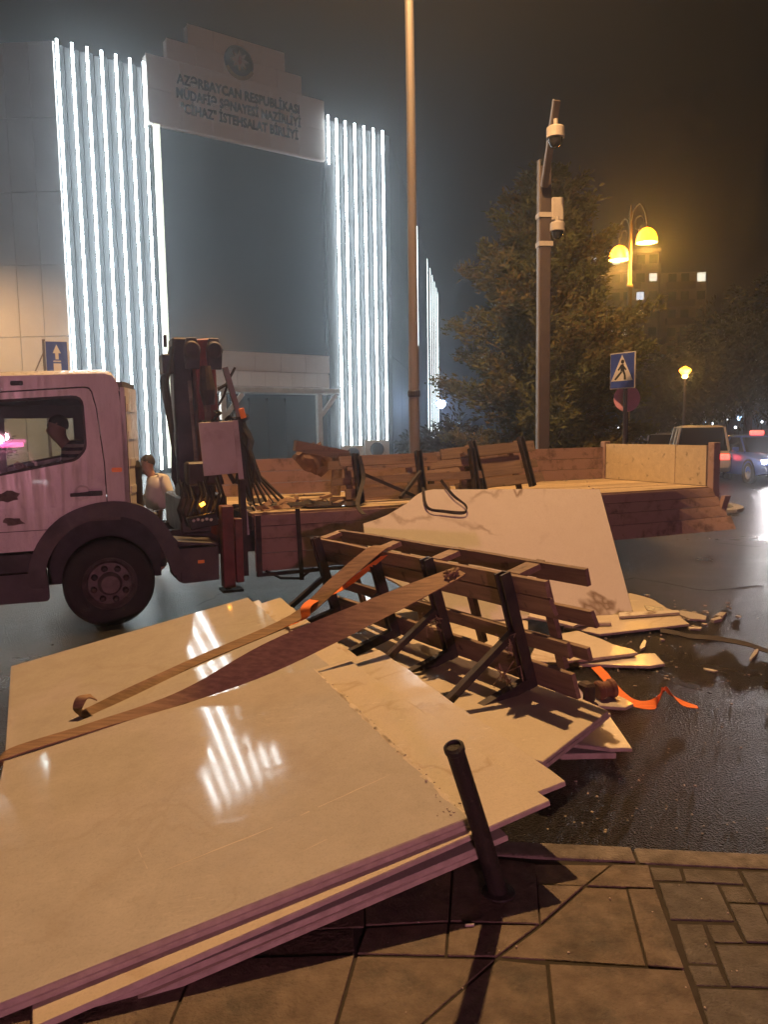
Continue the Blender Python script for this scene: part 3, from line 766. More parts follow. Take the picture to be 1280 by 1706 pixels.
# ------------------------------------------------------------------ camera pole with two dome cameras
cp0 = at_y(905, 730, 14)
cpole = thing('camera_pole', 'square brown surveillance pole with slanted top arm in front of the conifer', 'pole', (cp0.x, 14, 0), .12)
zt = at_y(905, 280, 14).z
MB().box((-.095, -.095, 0), (.095, .095, zt)).build('post', 'pole_d', cpole, bev=.01)
MB().box((-.118, -.06, .4), (-.096, .06, zt + .12)).build('conduit', 'pole', cpole)
def cl_(p): return Matrix.Rotation(-.12, 3, 'Z') @ (p - V((cp0.x, 14, 0)))
a0, a1 = cl_(at_y(908, 312, 13.84)), cl_(at_y(929, 168, 13.1))
arm = MB().bar(a0, a1, .085, .10).build('arm', 'pole_d', cpole)
MB().bar(a0 + V((-.058, 0, .01)), a1 + V((-.058, 0, .01)), .022, .10).build('arm_conduit', 'pole', arm)
for z in (4.98, 5.47):
    MB().box((-.125, -.11, z - .04), (.13, .11, z + .04)).build('clamp_band', 'cam_w', cpole)
def dome(par, c, r, h, label):
    d = thing('dome_camera', label, 'camera', par.matrix_world @ V(c) if False else V((cp0.x, 14, 0)) + V(c), .12, 'dome cameras on the pole')
    MB().lathe([(0, 0), (r * .6, 0), (r * .92, -h * .12), (r, -h * .2), (r * 1.02, -h), (r * .9, -h * 1.05), (0, -h * 1.05)], (0, 0, 0), (0, 0, 1), 24).build('housing', 'cam_w', d, smooth=False)
    MB().lathe([(r * .82, -h * 1.04), (r * .8, -h * 1.25)] + [(r * .78 * math.cos(a), -h * 1.25 - r * .78 * math.sin(a)) for a in [k * math.pi / 16 for k in range(1, 9)]], (0, 0, 0), (0, 0, 1), 24).build('dome', 'dome', d, smooth=True)
    MB().tube([(0, 0, -.01), (0, 0, h * .55)], r * .25, 10).build('stem', 'cam_w', d); return d
c1 = at_y(926, 210, 13.2); dome(cpole, (c1.x - cp0.x, -.8, c1.z), .145, .19, 'upper dome camera hanging from the slanted arm')
c2 = at_y(927, 372, 13.8)
bk = at_y(927, 360, 13.9)
MB().box((.1, -.12, bk.z - .08), (.32, .06, bk.z + .32)).build('bracket_box', 'cam_w', cpole, bev=.02)
dome(cpole, (c2.x - cp0.x, -.3, c2.z), .125, .16, 'lower dome camera on the white bracket box')

# ------------------------------------------------------------------ road signs
sp = at_y(1041, 740, 17)
sg = thing('crossing_sign', 'blue square pedestrian crossing sign on a grey post behind the truck', 'road sign', (sp.x, 17, 0), rad(-57))
MB().tube([(0, 0, 0), (0, 0, 3.42)], .045, 12).build('post', 'pole', sg)
def plate(par, cx, cz, w, h, y, matn, nm='plate', rz=0):
    return MB().box((cx - w / 2, y - .012, cz - h / 2), (cx + w / 2, y + .012, cz + h / 2)).build(nm, matn, par, bev=.006)
zc = 2.98
rim_ = plate(sg, -.02, zc, .68, .78, -.075, 'white_s')
pl = MB().box((-.34, -.098, zc - .37), (.30, -.089, zc + .37)).build('sign_face', 'blue_s', rim_)
MB().prism([(-.31, -.1, zc - .22), (.27, -.1, zc - .22), (-.02, -.1, zc + .34)], (0, -.006, 0)).build('white_triangle', 'white_s', rim_)
ped = MB(); yy = -.108
def pp(pts): ped.prism([(x - .02, yy, zc + z) for x, z in pts], (0, -.004, 0))
pp([(.045 * math.cos(a) + .02, .19 + .045 * math.sin(a)) for a in [k * math.pi / 5 for k in range(10)]])
pp([(-.03, .13), (.05, .14), (.07, .0), (-.03, -.02)]); pp([(-.03, .12), (-.11, .02), (-.08, .0), (-.01, .07)]); pp([(.05, .11), (.13, .02), (.10, .0), (.04, .06)])
pp([(-.03, -.02), (.03, -.02), (-.08, -.13), (-.16, -.2), (-.2, -.18), (-.12, -.1)]); pp([(.02, -.01), (.07, 0), (.11, -.1), (.12, -.2), (.06, -.2), (.06, -.1)])
ped.build('pedestrian_symbol', 'black_s', rim_)
s2 = thing('road_sign_back', 'brown back of a road sign turned away beside the crossing sign', 'road sign', (sp.x + .06, 17.08, 0), rad(52))
MB().box((.0, -.012, 2.62), (.46, .012, 3.42)).build('plate', 'back_s', s2, bev=.006)
MB().box((.02, -.05, 2.9), (.42, -.013, 2.94)).build('bracket', 'pole', s2)
p3 = at_y(1045, 664, 17.4)
s3 = thing('round_sign', 'round road sign with pink light put into its colour, partly hidden behind the crossing sign post', 'road sign', (p3.x, 17.4, 0), 0)
MB().lathe([(0, .01), (.29, .01), (.3, 0), (.29, -.01), (0, -.01)], (0, 0, p3.z), (0, -1, 0), 28).build('plate', 'pink_s', s3)
MB().tube([(.02, .05, 0), (.02, .05, p3.z)], .03, 8).build('post', 'pole_d', s3)
op = at_y(94, 594, 15.5)
ow = thing('one_way_sign', 'blue one-way sign with white arrow seen above the cab roof', 'road sign', (op.x, 15.5, 0), rad(22))
MB().tube([(-.22, .05, 0), (-.22, .05, op.z + .33)], .03, 10).build('post', 'pole', ow)
MB().bar((-.55, .05, op.z - .62), (-.22, .05, op.z + .1), .025, .025).build('stay', 'pole', ow)
wr = MB().box((-.2, -.012, op.z - .34), (.22, .012, op.z + .3)).build('plate', 'white_s', ow, bev=.006)
MB().box((-.185, -.02, op.z - .33), (.205, -.013, op.z + .285)).build('sign_face', 'blue_s', wr)
zz = op.z; ar = [(0, .23), (.075, .06), (.03, .06), (.03, -.06), (-.03, -.06), (-.03, .06), (-.075, .06)]
MB().prism([(x + .01, -.021, zz + y) for x, y in ar], (0, -.004, 0)).build('arrow', 'white_s', wr)
MB().box((-.06, -.026, zz - .28), (.08, -.021, zz - .14)).build('white_rectangle', 'white_s', wr)
MB().box((-.06, -.026, zz - .11), (.08, -.021, zz - .085)).build('white_bar', 'white_s', wr)

# ================================================================== TRUCK
TW = V((-2.514, 6.929, 0)); TA = rad(24)
TM = Matrix.Translation(TW) @ Matrix.Rotation(TA, 4, 'Z')
tx, tn = V((math.cos(TA), math.sin(TA), 0)), V((-math.sin(TA), math.cos(TA), 0))
def tl_(s, n, z): return TW + tx * s + tn * n + V((0, 0, z))
def near(px, py, off=0):
    """photo pixel -> (s, z) on the plane `off` metres behind the truck's near side"""
    q = at_plane(px, py, TW + tn * off, tn); return ((q - TW).dot(tx), q.z)
trk = thing('flatbed_truck', 'dirty white flatbed truck with a folded crane and dropped wooden side', 'truck', mw=TM)
# --- cab
cab = MB().box((-1.46, .05, .98), (.12, 2.05, 1.06)).build('cab', 'grey_pl', trk)       # cab floor, carries the shell
shell2 = [(.014, 1.07), (.215, 1.07), (.20, 1.67), (.15, 2.18), (.12, 2.26), (.05, 2.3), (-.8, 2.265), (-1.2, 2.2), (-1.5, 1.45), (-1.53, .74), (-1.36, .74), (-1.42, 1.4), (-1.26, 2.105), (-.13, 2.185), (-.09, 2.175), (-.068, 2.14), (-.035, 1.99), (.008, 1.5)]
door2 = [(.004, 1.085), (-.002, 1.5), (-.045, 1.99), (-.078, 2.135), (-.10, 2.162), (-.13, 2.172), (-1.25, 2.093), (-1.408, 1.4), (-1.35, .755), (-.57, .755), (-.48, .885), (-.31, 1.05), (-.14, 1.105)]
win2 = rounded([(-1.13, 2.02), (-.165, 2.088), (-.155, 1.645), (-.235, 1.552), (-1.27, 1.365)], [.05, .09, .06, .05, .05])
win_o = rounded([(-1.15, 2.045), (-.145, 2.112), (-.135, 1.632), (-.225, 1.53), (-1.29, 1.34)], [.05, .1, .06, .05, .05])
for yy_, sg_ in ((0, 1), (2.1, -1)):
    f3 = lambda p: (p[0], yy_, p[1])
    link('side_shell', panel_mesh('side_shell', [f3(p) for p in shell2], [], (0, .04 * sg_, 0), ['truck']), cab)
    dr = link('door', panel_mesh('door', [(p[0], yy_ - .006 * sg_, p[1]) for p in door2], [[(p[0], yy_ - .006 * sg_, p[1]) for p in win_o]], (0, .05 * sg_, 0), ['truck']), trk)
    link('window_seal', panel_mesh('window_seal', [(p[0], yy_ - .004 * sg_, p[1]) for p in win_o], [[(p[0], yy_ - .004 * sg_, p[1]) for p in win2]], (0, .03 * sg_, 0), ['black']), dr)
    gz = MB().prism([(p[0], yy_ + (.012 + (p[1] - 1.4) * .001) * sg_, p[1]) for p in win2], (0, .004 * sg_, 0)).build('window', 'cabglass', dr)
    hb_ = MB().prism([(x, yy_ - .01 * sg_, z) for x, z in rounded([(-.30, 1.215), (-.30, 1.245), (-.16, 1.252), (-.13, 1.26), (-.03, 1.258), (-.03, 1.215), (-.13, 1.215)], .008, 2)], (0, -.03 * sg_, 0)).build('door_handle', 'black', dr)
    MB().lathe([(.0, .004), (.055, .004), (.07, 0), (0, 0)], (-.2, yy_ - .008 * sg_, 1.245), (0, -sg_, 0), 20).build('handle_cup', 'truck', dr)
    if sg_ == 1: door_near = dr
# scrapes and emblem-stripped patches on the near door
def blotch(cx, cz, rx, rz, seed, nm='paint_scrape'):
    rr = random.Random(seed); pts = []
    for k in range(16):
        a = 2 * math.pi * k / 16; q = rr.uniform(.55, 1.1); pts.append((cx + rx * q * math.cos(a), -.0075, cz + rz * q * math.sin(a)))
    MB().prism(pts, (0, -.0015, 0)).build(nm, 'scuff', door_near)
blotch(-.80, 1.245, .13, .055, 3); blotch(-.76, 1.02, .09, .05, 4); blotch(-.03, 1.13, .05, .022, 6); blotch(-.37, .985, .03, .015, 9)
MB().box((-1.35, -.016, 1.118), (-.02, -.0065, 1.13)).build('door_crease', 'truck', door_near)
MB().box((-1.34, -.0095, .93), (-.50, -.0065, .936)).build('lower_seam', 'black', door_near)
MB().box((.03, -.004, 1.12), (.2, -.001, 1.126)).build('rear_quarter_seam', 'black', cab)
MB().box((.205, -.006, 1.1), (.211, .0, 2.1)).build('corner_seam', 'black', cab)
MB().prism([(x, -.001, z) for x, z in rounded([(.06, 1.42), (.06, 1.46), (.15, 1.46), (.15, 1.42)], .012, 2)], (0, -.008, 0)).build('side_marker', 'reflector', cab)
# scuttle panel line below the window band and roof marker
MB().prism([(x, -.008, z) for x, z in rounded([(-.72, 2.185), (-.72, 2.225), (-.62, 2.228), (-.62, 2.188)], .012, 2)], (0, -.006, 0)).build('roof_vent_plug', 'black', cab)
roof = MB(); rings = []
for y, dz in ((-.002, -.004), (.1, .035), (.4, .06), (1.05, .075), (1.7, .06), (2.0, .035), (2.102, -.004)):
    o_ = [(.165, 2.15), (.145, 2.23), (.105, 2.285), (.04, 2.305), (-.8, 2.27), (-1.22, 2.205), (-1.21, 2.175), (-.8, 2.235), (.03, 2.27), (.11, 2.2), (.135, 2.15)]
    rings.append([(x, y, z + dz) for x, z in o_])
roof.loft(rings); autosmooth(roof.build('roof', 'truck', cab), 35)
pl_o = [(.205, .0), (.35, .42), (.35, 1.68), (.205, 2.1), (.165, 2.1), (.31, 1.66), (.31, .44), (.165, .0)]
rw = MB().prism([(x, y, 1.07) for x, y in pl_o], (0, 0, 1.11)).build('rear_wall', 'truck', cab)
MB().prism([(x, y, 2.182) for x, y in [(.12, .02), (.19, .02), (.335, .43), (.335, 1.67), (.19, 2.08), (.12, 2.08)]], (0, 0, .05)).build('rear_roof_lip', 'grey_pl', cab)
for z in (1.25, 1.5, 1.75, 2.0):
    MB().bar((.225, .06, z), (.335, .385, z), .016, .07).build('pressed_rib', 'truck', rw)
    MB().box((.348, .5, z - .03), (.362, 1.6, z + .03)).build('pressed_rib', 'truck', rw)
MB().box((-1.55, .02, .74), (-1.51, 2.08, 1.42)).build('front_panel', 'truck', cab)
MB().add([(-1.51, .04, 1.44), (-1.51, 2.06, 1.44), (-1.22, 2.03, 2.18), (-1.22, .07, 2.18)], [(0, 1, 2, 3)]).build('windscreen', 'cabglass', cab)
MB().box((-1.6, .0, .28), (-1.5, 2.1, .73)).build('bumper', 'grey_pl', trk, bev=.02)
for y in (.28, 1.55):
    MB().box((-1.615, y, .50), (-1.6, y + .28, .66)).build('headlight', 'chrome', trk)
# interior
for x0_, x1_ in ((-1.12, -.86), (-.16, .1)): MB().box((x0_, 1.99, 1.3), (x1_, 2.045, 2.16)).build('far_pillar_trim', 'black', cab)
MB().box((-1.25, .08, 2.09), (.12, 2.02, 2.16)).build('headliner', 'seat', cab)
MB().box((-.86, 1.99, 1.95), (-.16, 2.04, 2.09)).build('window_top_trim', 'black', cab)
MB().box((-1.45, .1, 1.06), (-1.1, 2.0, 1.36)).build('dashboard', 'black', cab, bev=.03)
for y in (.35, 1.35):
    MB().obox((-.22, y + .22, 1.22), (.24, 0, 0), (0, .23, 0), (0, 0, .08)).build('seat_cushion', 'seat', cab, bev=.03)
    MB().obox((.04, y + .22, 1.5), (.06, 0, .02), (0, .22, 0), (-.06, 0, .24)).build('seat_back', 'seat', cab, bev=.03)
n_ = 20
MB().tube([V((-.93, .57, 1.43)) + V((.08 * math.sin(2 * math.pi * k / n_), .21 * math.cos(2 * math.pi * k / n_), .2 * math.sin(2 * math.pi * k / n_))) for k in range(n_ + 1)], .015, 6).build('steering_wheel', 'black', cab)
MB().bar((-.93, .57, 1.43), (-1.15, .57, 1.2), .05, .05).build('steering_column', 'black', cab)
mr = MB().obox((-1.32, -.28, 1.62), (.035, 0, 0), (0, .1, 0), (0, 0, .2)).build('wing_mirror', 'black', trk, bev=.02)
MB().tube([(-1.3, 0, 1.85), (-1.33, -.2, 1.83), (-1.32, -.28, 1.78)], .012, 6).build('mirror_arm', 'black', mr)
# plastics below the cab
st_ = MB().box((-1.5, .015, .56), (-.6, .5, .735)).build('sill_band', 'black', trk, bev=.01)
MB().prism([(x, .0, z) for x, z in rounded([(-1.5, .315), (-.53, .295), (-.51, .33), (-.53, .555), (-1.5, .555)], .02, 2)], (0, .5, 0)).build('entry_step', 'grey_pl', trk)
path = [(-.585, .42), (-.56, .62), (-.475, .80), (-.33, .95), (-.12, 1.035), (.10, 1.05), (.29, .99), (.42, .86), (.51, .68), (.60, .44)]
path = [(q.x, q.y) for q in smooth_path([V((a, b, 0)) for a, b in path], 4)]
rings = []
for i, (x, z) in enumerate(path):
    a, b = path[max(i - 1, 0)], path[min(i + 1, len(path) - 1)]; d = V((b[0] - a[0], 0, b[1] - a[1])).normalized(); nn = V((-d.z, 0, d.x))
    p = V((x, 0, z)); q = p + nn * .105 if i not in (0,) else p + nn * .07
    ip = p - nn * .035
    rings.append([(ip.x, -.035, ip.z), (q.x, -.022, q.z), (q.x, .52, q.z), (p.x, .52, p.z), (p.x, .0, p.z)])
autosmooth(MB().loft(rings).build('wheel_arch', 'grey_pl', trk), 30)
MB().box((-.52, .50, .35), (.52, .56, 1.0)).build('arch_liner', 'black', trk)
MB().prism([(x, .0, z) for x, z in [(.53, .80), (.60, .72), (1.0, .685), (1.0, .70), (.62, .745), (.55, .83)]], (0, .5, 0)).build('mudguard_lip', 'grey_pl', trk)
def wheel(par, x, y, r, w, out=-1):
    ty = MB().lathe([(r * .60, 0), (r * .68, .012), (r * .86, .02), (r * .95, .0), (r, -.035), (r, -w + .03), (r * .93, -w), (r * .6, -w)], (x, y, r - .012), (0, out, 0), 40).build('wheel', 'tyre', par)
    autosmooth(ty, 45)
    rm = MB().lathe([(r * .61, -.002), (r * .585, -.012), (r * .56, -.06), (r * .50, -.085), (r * .47, -.03), (r * .27, -.012), (r * .25, .03), (r * .20, .06), (0, .065)], (x, y, r - .012), (0, out, 0), 36).build('rim', 'rim', ty)
    autosmooth(rm, 40)
    for k in range(8):
        a = k * math.pi / 4 + .3; c = V((x + r * .37 * math.cos(a), y + .013 * -out, r - .012 + r * .37 * math.sin(a)))
        MB().lathe([(.028, -.02), (.03, .03), (.018, .05), (0, .05)], c, (0, out, 0), 8).build('wheel_nut', 'steel', ty)
    return ty
wheel(trk, .0, .05, .405, .25); wheel(trk, .0, 2.05, .405, .25, 1)
for y, o_ in ((.06, -1), (2.04, 1)): wheel(trk, 4.55, y, .405, .25, o_)
MB().box((-1.3, .62, .5), (7.3, .74, .78)).build('chassis_rail', 'steel', trk); MB().box((-1.3, 1.36, .5), (7.3, 1.48, .78)).build('chassis_rail', 'steel', trk)
for x in (0, 4.55): MB().tube([(x, .2, .40), (x, 1.9, .40)], .07, 10).build('axle', 'steel', trk)
# side locker and details behind the wheel
bx_ = MB().prism([(x, .015, z) for x, z in rounded([(.58, .675), (1.0, .668), (1.0, .345), (.66, .335), (.60, .37)], .02, 2)], (0, .45, 0)).build('side_locker', 'grey_pl', trk)
MB().box((.80, .008, .52), (.86, .0145, .55)).build('side_reflector', 'reflector', bx_)
MB().box((.635, .0085, .36), (.643, .0145, .66)).build('lid_gap', 'black', bx_)
for k in range(6): MB().box((.62, .05 + k * .06, .69), (1.0, .08 + k * .06, .705)).build('tread_bar', 'steel', bx_)
MB().lathe([(0, 0), (.06, 0), (.07, .03), (.07, .40), (.05, .46), (0, .46)], (.29, .32, 1.05), (0, 0, 1), 16).build('air_intake', 'black', trk)
MB().box((.30, .35, .90), (.50, .8, 1.0)).build('battery_box', 'black', trk, bev=.02)
# --- folded loader crane
crn = MB().box((.74, .55, .74), (1.22, 1.55, 1.12)).build('crane', 'crane_d', trk, bev=.02)
MB().box((.80, .98, 1.1), (1.0, 1.24, 2.76)).build('column', 'crane_d', crn, bev=.02)
MB().obox((1.12, .97, 1.98), (.105, 0, .01), (0, .13, 0), (-.012, 0, .76)).build('folded_boom', 'crane', crn, bev=.015)
MB().obox((1.115, .835, 2.36), (.045, 0, 0), (0, .012, 0), (-.003, 0, .16)).build('boom_plate', 'crane', crn)
for x in (.97, 1.2):
    MB().lathe([(0, .02), (.07, .02), (.09, 0), (0, 0)], (x, .80, 2.62), (0, -1, 0), 18).build('knuckle_boss', 'crane_d', crn)
    MB().prism([(x - .07, .84, 2.42), (x + .07, .84, 2.42), (x + .085, .84, 2.62), (x + .05, .84, 2.74), (x - .05, .84, 2.74), (x - .085, .84, 2.62)], (0, -.04, 0)).build('knuckle_plate', 'crane_d', crn, bev=.006)
MB().tube([(1.10, .80, 2.45), (1.11, .79, 2.2), (1.12, .79, 2.05)], [.055, .085, .06], 12).build('lift_cylinder', 'crane_d', crn)
MB().tube([(1.10, .79, 2.05), (1.13, .80, 1.2)], .035, 10).build('cylinder_rod', 'rim', crn)
MB().tube([(.93, .8, 2.3), (.955, .79, 1.7), (.975, .79, 1.2)], .02, 8).build('hydraulic_pipe', 'rim', crn)
for k in range(5):
    y = .9 + k * .05
    MB().tube([(.8, y, 2.66), (.72 - k * .01, y - .05, 2.3), (.75, y - .05, 1.8), (.73 + .02 * k, y, 1.3), (.85, y, 1.0)], .013, 6).build('hose', 'black', crn)
MB().box((.69, .95, 2.38), (.8, 1.2, 2.58)).build('slew_bracket', 'crane_d', crn, bev=.01); MB().box((.72, 1.0, 2.66), (.75, 1.05, 2.78)).build('pin', 'crane_d', crn)
MB().tube([(1.24, .9, 2.22), (1.33, .88, 2.27), (1.43, .88, 2.45)], [.02, .018, .014], 6).build('hook_arm', 'steel', crn)
MB().tube([(1.24, .9, 2.05), (1.30, .88, 2.15), (1.36, .88, 2.32)], .013, 6).build('hook_arm', 'steel', crn)
MB().box((.76, .62, .76), (1.12, .95, 1.25)).build('valve_block', 'black', crn, bev=.03)
for k in range(10):
    q = V((.74 + k * .045, .56 - .02 * (k % 3), 1.3 - .03 * (k % 4))); MB().tube([q, q + V((.03, -.05, -.15)), q + V((-.03, -.06, -.3)), q + V((.02, .02, -.45))], .016, 6).build('hose', 'black', crn)
MB().obox((.99, .62, 1.35), (.17, 0, 0), (0, .1, 0), (0, 0, .12)).build('tool_tray', 'crane_d', crn, bev=.02)
cpn = MB().obox((.90, .22, .90), (.14, 0, .02), (0, .05, 0), (-.02, 0, .06)).build('control_panel', 'black', crn, bev=.01)
for k in range(5):
    MB().lathe([(.0, .03), (.013, .03), (.015, 0)], (.80 + k * .042, .165, .915 + .008 * (k % 2)), (0, -1, .2), 10).build('lever_knob', 'board_w', cpn)
    MB().tube([(.81 + k * .042, .2, .95), (.805 + k * .045, .18, 1.0)], .005, 5).build('lever', 'steel', cpn)
MB().obox((.945, .45, 1.045), (.022, 0, .012), (0, .015, 0), (-.008, 0, .014)).build('amber_marker_light', 'amber', crn)
lamp('amber_light', 'POINT', (.95, .40, 1.05), (1, .34, .03), .35, trk, .02)
MB().obox((1.0, .4, .86), (.03, 0, .01), (0, .01, 0), (-.006, 0, .02)).build('amber_marker_light', 'reflector', crn)
# outriggers
for y0, y1 in ((-.03, .11), (1.99, 2.13)):
    ol = MB().box((1.035, y0, .26), (1.15, y1, 1.06)).build('outrigger_leg', 'crane', trk, bev=.008)
    MB().box((1.02, y0 - .01, .215), (1.22, y1 + .05, .24)).build('foot_pad', 'steel', ol); MB().tube([(1.09, (y0 + y1) / 2, .22), (1.09, (y0 + y1) / 2, .3)], .035, 10).build('foot_rod', 'steel', ol)
MB().box((1.04, .1, .74), (1.15, 2.0, .88)).build('outrigger_beam', 'crane', trk)
MB().box((1.165, .0, .3), (1.24, .12, .93)).build('guard_plate', 'crane', trk, bev=.006)
MB().box((1.255, .1, .34), (1.31, .2, 1.3)).build('front_post', 'steel', trk)
# white board and leaning bar at the bulkhead
bd = MB().prism([(.90, .24, 1.86), (1.24, .22, 1.875), (1.285, .22, 1.36), (.935, .24, 1.34)], (0, .02, 0)).build('equipment_board', 'board_w', trk, bev=.004)
MB().bar((1.255, .21, 1.88), (1.32, .16, .74), .05, .012, (0, 1, 0)).build('bulkhead_strut', 'board_w', trk)
lb_ = MB().bar((1.325, .32, 1.92), (1.19, .30, 2.40), .05, .05, (0, 1, 0)).build('light_bar', 'pole', trk)
MB().bar((1.36, .30, 1.90), (1.335, .30, 2.0), .055, .05, (0, 1, 0)).build('bar_lamp', 'amber' if False else 'reflector', lb_, bev=.006)
rr = random.Random(5)
for k in range(14):           # bundle of hoses and rope hung over the bulkhead
    x0 = rr.uniform(.92, 1.34); pts = [V((x0, .3, 1.88))]
    for j in range(7): pts.append(pts[-1] + V((rr.uniform(-.03, .06), rr.uniform(-.03, .03), rr.uniform(-.03, .035) if k < 7 else -.09)))
    MB().tube(pts, rr.uniform(.012, .024), 6).build('hose', 'black' if k % 3 else 'strap_k', trk)
for k in range(6):
    x0 = 1.34 + .02 * k; y = .35 + .04 * k
    MB().tube([(x0 - .02, y, 1.9), (x0 + .03, y, 1.6), (x0 + .06 + .015 * k, y, 1.3), (x0 + .1 + .06 * k, y - .05, 1.02), (x0 + .25 + .1 * k, y - .15, .99)], .012 + .003 * (k % 3), 6).build('hose', 'strap_k' if k % 2 else 'black', trk)
tb = MB(); rg = []
for i in range(9):            # crumpled dark tarpaulin behind the bulkhead strut
    z = 1.88 - i * .105; w = .05 + .06 * math.sin(i * .5) + rr.uniform(-.015, .015); c = 1.36 + .02 * i * .5
    rg.append([(c + w * math.cos(a) * (1 + .25 * math.sin(5 * a + i)), .5 + .1 * math.sin(a), z) for a in [k * math.pi / 6 for k in range(12)]])
tb.loft(rg).build('hanging_tarpaulin', 'black', trk)
# --- flatbed
bed_ = MB().box((1.34, .02, .80), (7.44, 2.08, .935)).build('flatbed', 'steel', trk)
for k in range(8):
    MB().box((1.34, .012 + k * .26, .937), (7.42, .012 + k * .26 + .252, .968 + rr.uniform(0, .005))).build('deck_plank', 'deck', bed_)
def warped_board(x0, x1, zt, zb, y0, fn, matn, par, th=.028, n=10):
    rings = []
    for i in range(n + 1):
        x = x0 + (x1 - x0) * i / n
        yt, zt2 = fn(x, zt); yb, zb2 = fn(x, zb)
        rings.append([(x, y0 + yt, zt2), (x, y0 + yb, zb2), (x, y0 + yb + th, zb2), (x, y0 + yt + th, zt2)])
    return MB().loft(rings).build('board', matn, par)
zrow = [.95, .835, .71, .565, .385]
dsA = MB().box((1.36, -.055, .37), (1.41, -.028, .95)).box((4.25, -.055, .37), (4.3, -.028, .95)).box((1.36, -.05, .345), (4.3, -.0, .378)).build('dropside', 'steel', trk)
for a, b in zip(zrow, zrow[1:]):
    warped_board(1.355, 4.305, a, b + .006, -.03 + rr.uniform(-.004, .004), lambda x, z: (.06 * (.95 - z) * 0 + .01 * math.sin(x * 2 + z * 9), z + .006 * math.sin(x * 1.7)), 'drop', dsA)
dsB = MB().box((4.38, -.06, .4), (4.43, -.032, .95)).build('dropside', 'steel', trk)
def bend(x, z):
    k = max(0, x - 6.75); d = (.95 - z)
    return (-.05 * d - .55 * k * d * 1.1, z + .10 * k * d * 1.2)
for a, b in zip(zrow, zrow[1:]):
    warped_board(4.37, 7.40 + (.95 - a) * .30, a, b + .006, -.03 + rr.uniform(-.004, .004), bend, 'drop', dsB, n=14)
fw = MB().box((1.36, 2.06, .93), (1.42, 2.13, 1.42)).box((4.36, 2.06, .93), (4.44, 2.13, 1.46)).build('far_side', 'steel', trk)
zr = [.975, 1.13, 1.285, 1.45]
for a, b in zip(zr, zr[1:]):
    warped_board(1.43, 4.35, a, b - .006, 2.085, lambda x, z: (.004 * math.sin(3 * x), z - .05 * (1 - (x - 1.4) / 3) * (z - .95)), 'drop', fw)
    warped_board(4.45, 7.38, a, b - .006, 2.085, lambda x, z: (.006 * math.sin(2 * x), z + .02 * (z - .95)), 'drop', fw)
tg = MB().box((7.405, .1, .95), (7.44, 2.05, .975)).build('tailgate', 'steel', trk)
MB().box((7.40, .09, .978), (7.43, .62, 1.50)).build('plywood_sheet', 'board_w' if False else 'ply', tg)
MB().box((7.395, .626, .978), (7.425, 2.03, 1.505)).build('plywood_sheet', 'ply', tg)
for y in (-.05, 2.05):
    MB().box((7.385, y, .5), (7.50, y + .1, 1.54)).build('corner_post', 'drop', trk, bev=.006)
MB().obox((7.47, -.12, .66), (.05, 0, 0), (0, .03, 0), (.02, -.05, .2)).build('bent_bracket', 'drop', trk)
for x in (2.0, 3.4, 5.6, 6.8): MB().box((x, .05, .72), (x + .08, 2.05, .80)).build('cross_member', 'steel', trk)
MB().tube([(1.45, -.02, .40), (1.6, -.03, .31), (1.8, -.03, .29), (1.95, -.02, .38)], .014, 6).build('hanging_cable', 'black', trk)
MB().ribbon([(1.78, -.07, 1.0), (1.79, -.075, .7), (1.80, -.075, .45), (1.805, -.075, .28)], [(.045, 0, 0)] * 4, .006).build('load_strap', 'strap_k', trk)

# ================================================================== slab racks
def rack(name, label, mw, length, height, posts, near_rows, far_rows, feet=True, over=.3, seed=1, group=None):
    r_ = random.Random(seed); t = thing(name, label, 'slab rack', mw=mw, group=group)
    for x in posts:
        p = MB().box((x - .035, -.075, 0), (x - .02, -.005, height)).box((x + .02, -.075, 0), (x + .035, -.005, height)).box((x - .02, -.02, 0), (x + .02, -.006, height)).build('post', 'steel', t)
        MB().box((x - .06, .032, height - .06), (x + .06, .222, height - .025)).build('spacer_block', 'plank', t)
        MB().box((x - .04, .225 if far_rows else .05, 0), (x + .03, .26 if far_rows else .08, height - .03)).build('rear_post', 'plank_d', t)
        if feet:
            f = MB().bar((x + .01, -.05, .04), (x + .03, -1.0, .035), .06, .06).build('foot_rail', 'steel', t)
            MB().bar((x + .01, -.08, height * .5), (x + .03, -.92, .085), .045, .04).build('strut', 'steel', f)
    def row(rows, y, matn):
        for z0, z1, x0, x1 in rows:
            m = MB(); L = x1 - x0; n = 6; rings = []
            for i in range(n + 1):
                x = x0 + L * i / n; dz = r_.uniform(-.004, .004); dy = r_.uniform(-.003, .003)
                sh_ = r_.uniform(-.06, .08) if i in (0, n) else 0
                rings.append([(x, y + dy, z0 + dz + sh_ * 0), (x - sh_ * .3, y + dy, z1 + dz), (x - sh_ * .3, y + dy + .028, z1 + dz), (x, y + dy + .028, z0 + dz)])
            m.loft(rings).build('board', matn, t)
    row(near_rows, 0.0, 'plank'); row(far_rows, .195, 'plank_d'); return t
L0, Rk = at_z(566, 1020, .14), at_z(891, 1139, .23)
ax = (Rk - L0).normalized(); LEN = (Rk - L0).length
hy = V((-ax.y, ax.x, 0)).normalized(); hz_ = ax.cross(hy)
lean = rad(15); uz = (hz_ * math.cos(lean) - hy * math.sin(lean)); uy = uz.cross(ax)
RKM = Matrix(((ax.x, uy.x, uz.x, L0.x), (ax.y, uy.y, uz.y, L0.y), (ax.z, uy.z, uz.z, L0.z), (0, 0, 0, 1)))
fr = [((at_z(x, y, .17) - L0).dot(ax)) for x, y in ((652, 1060), (755, 1100))]
HR = .73
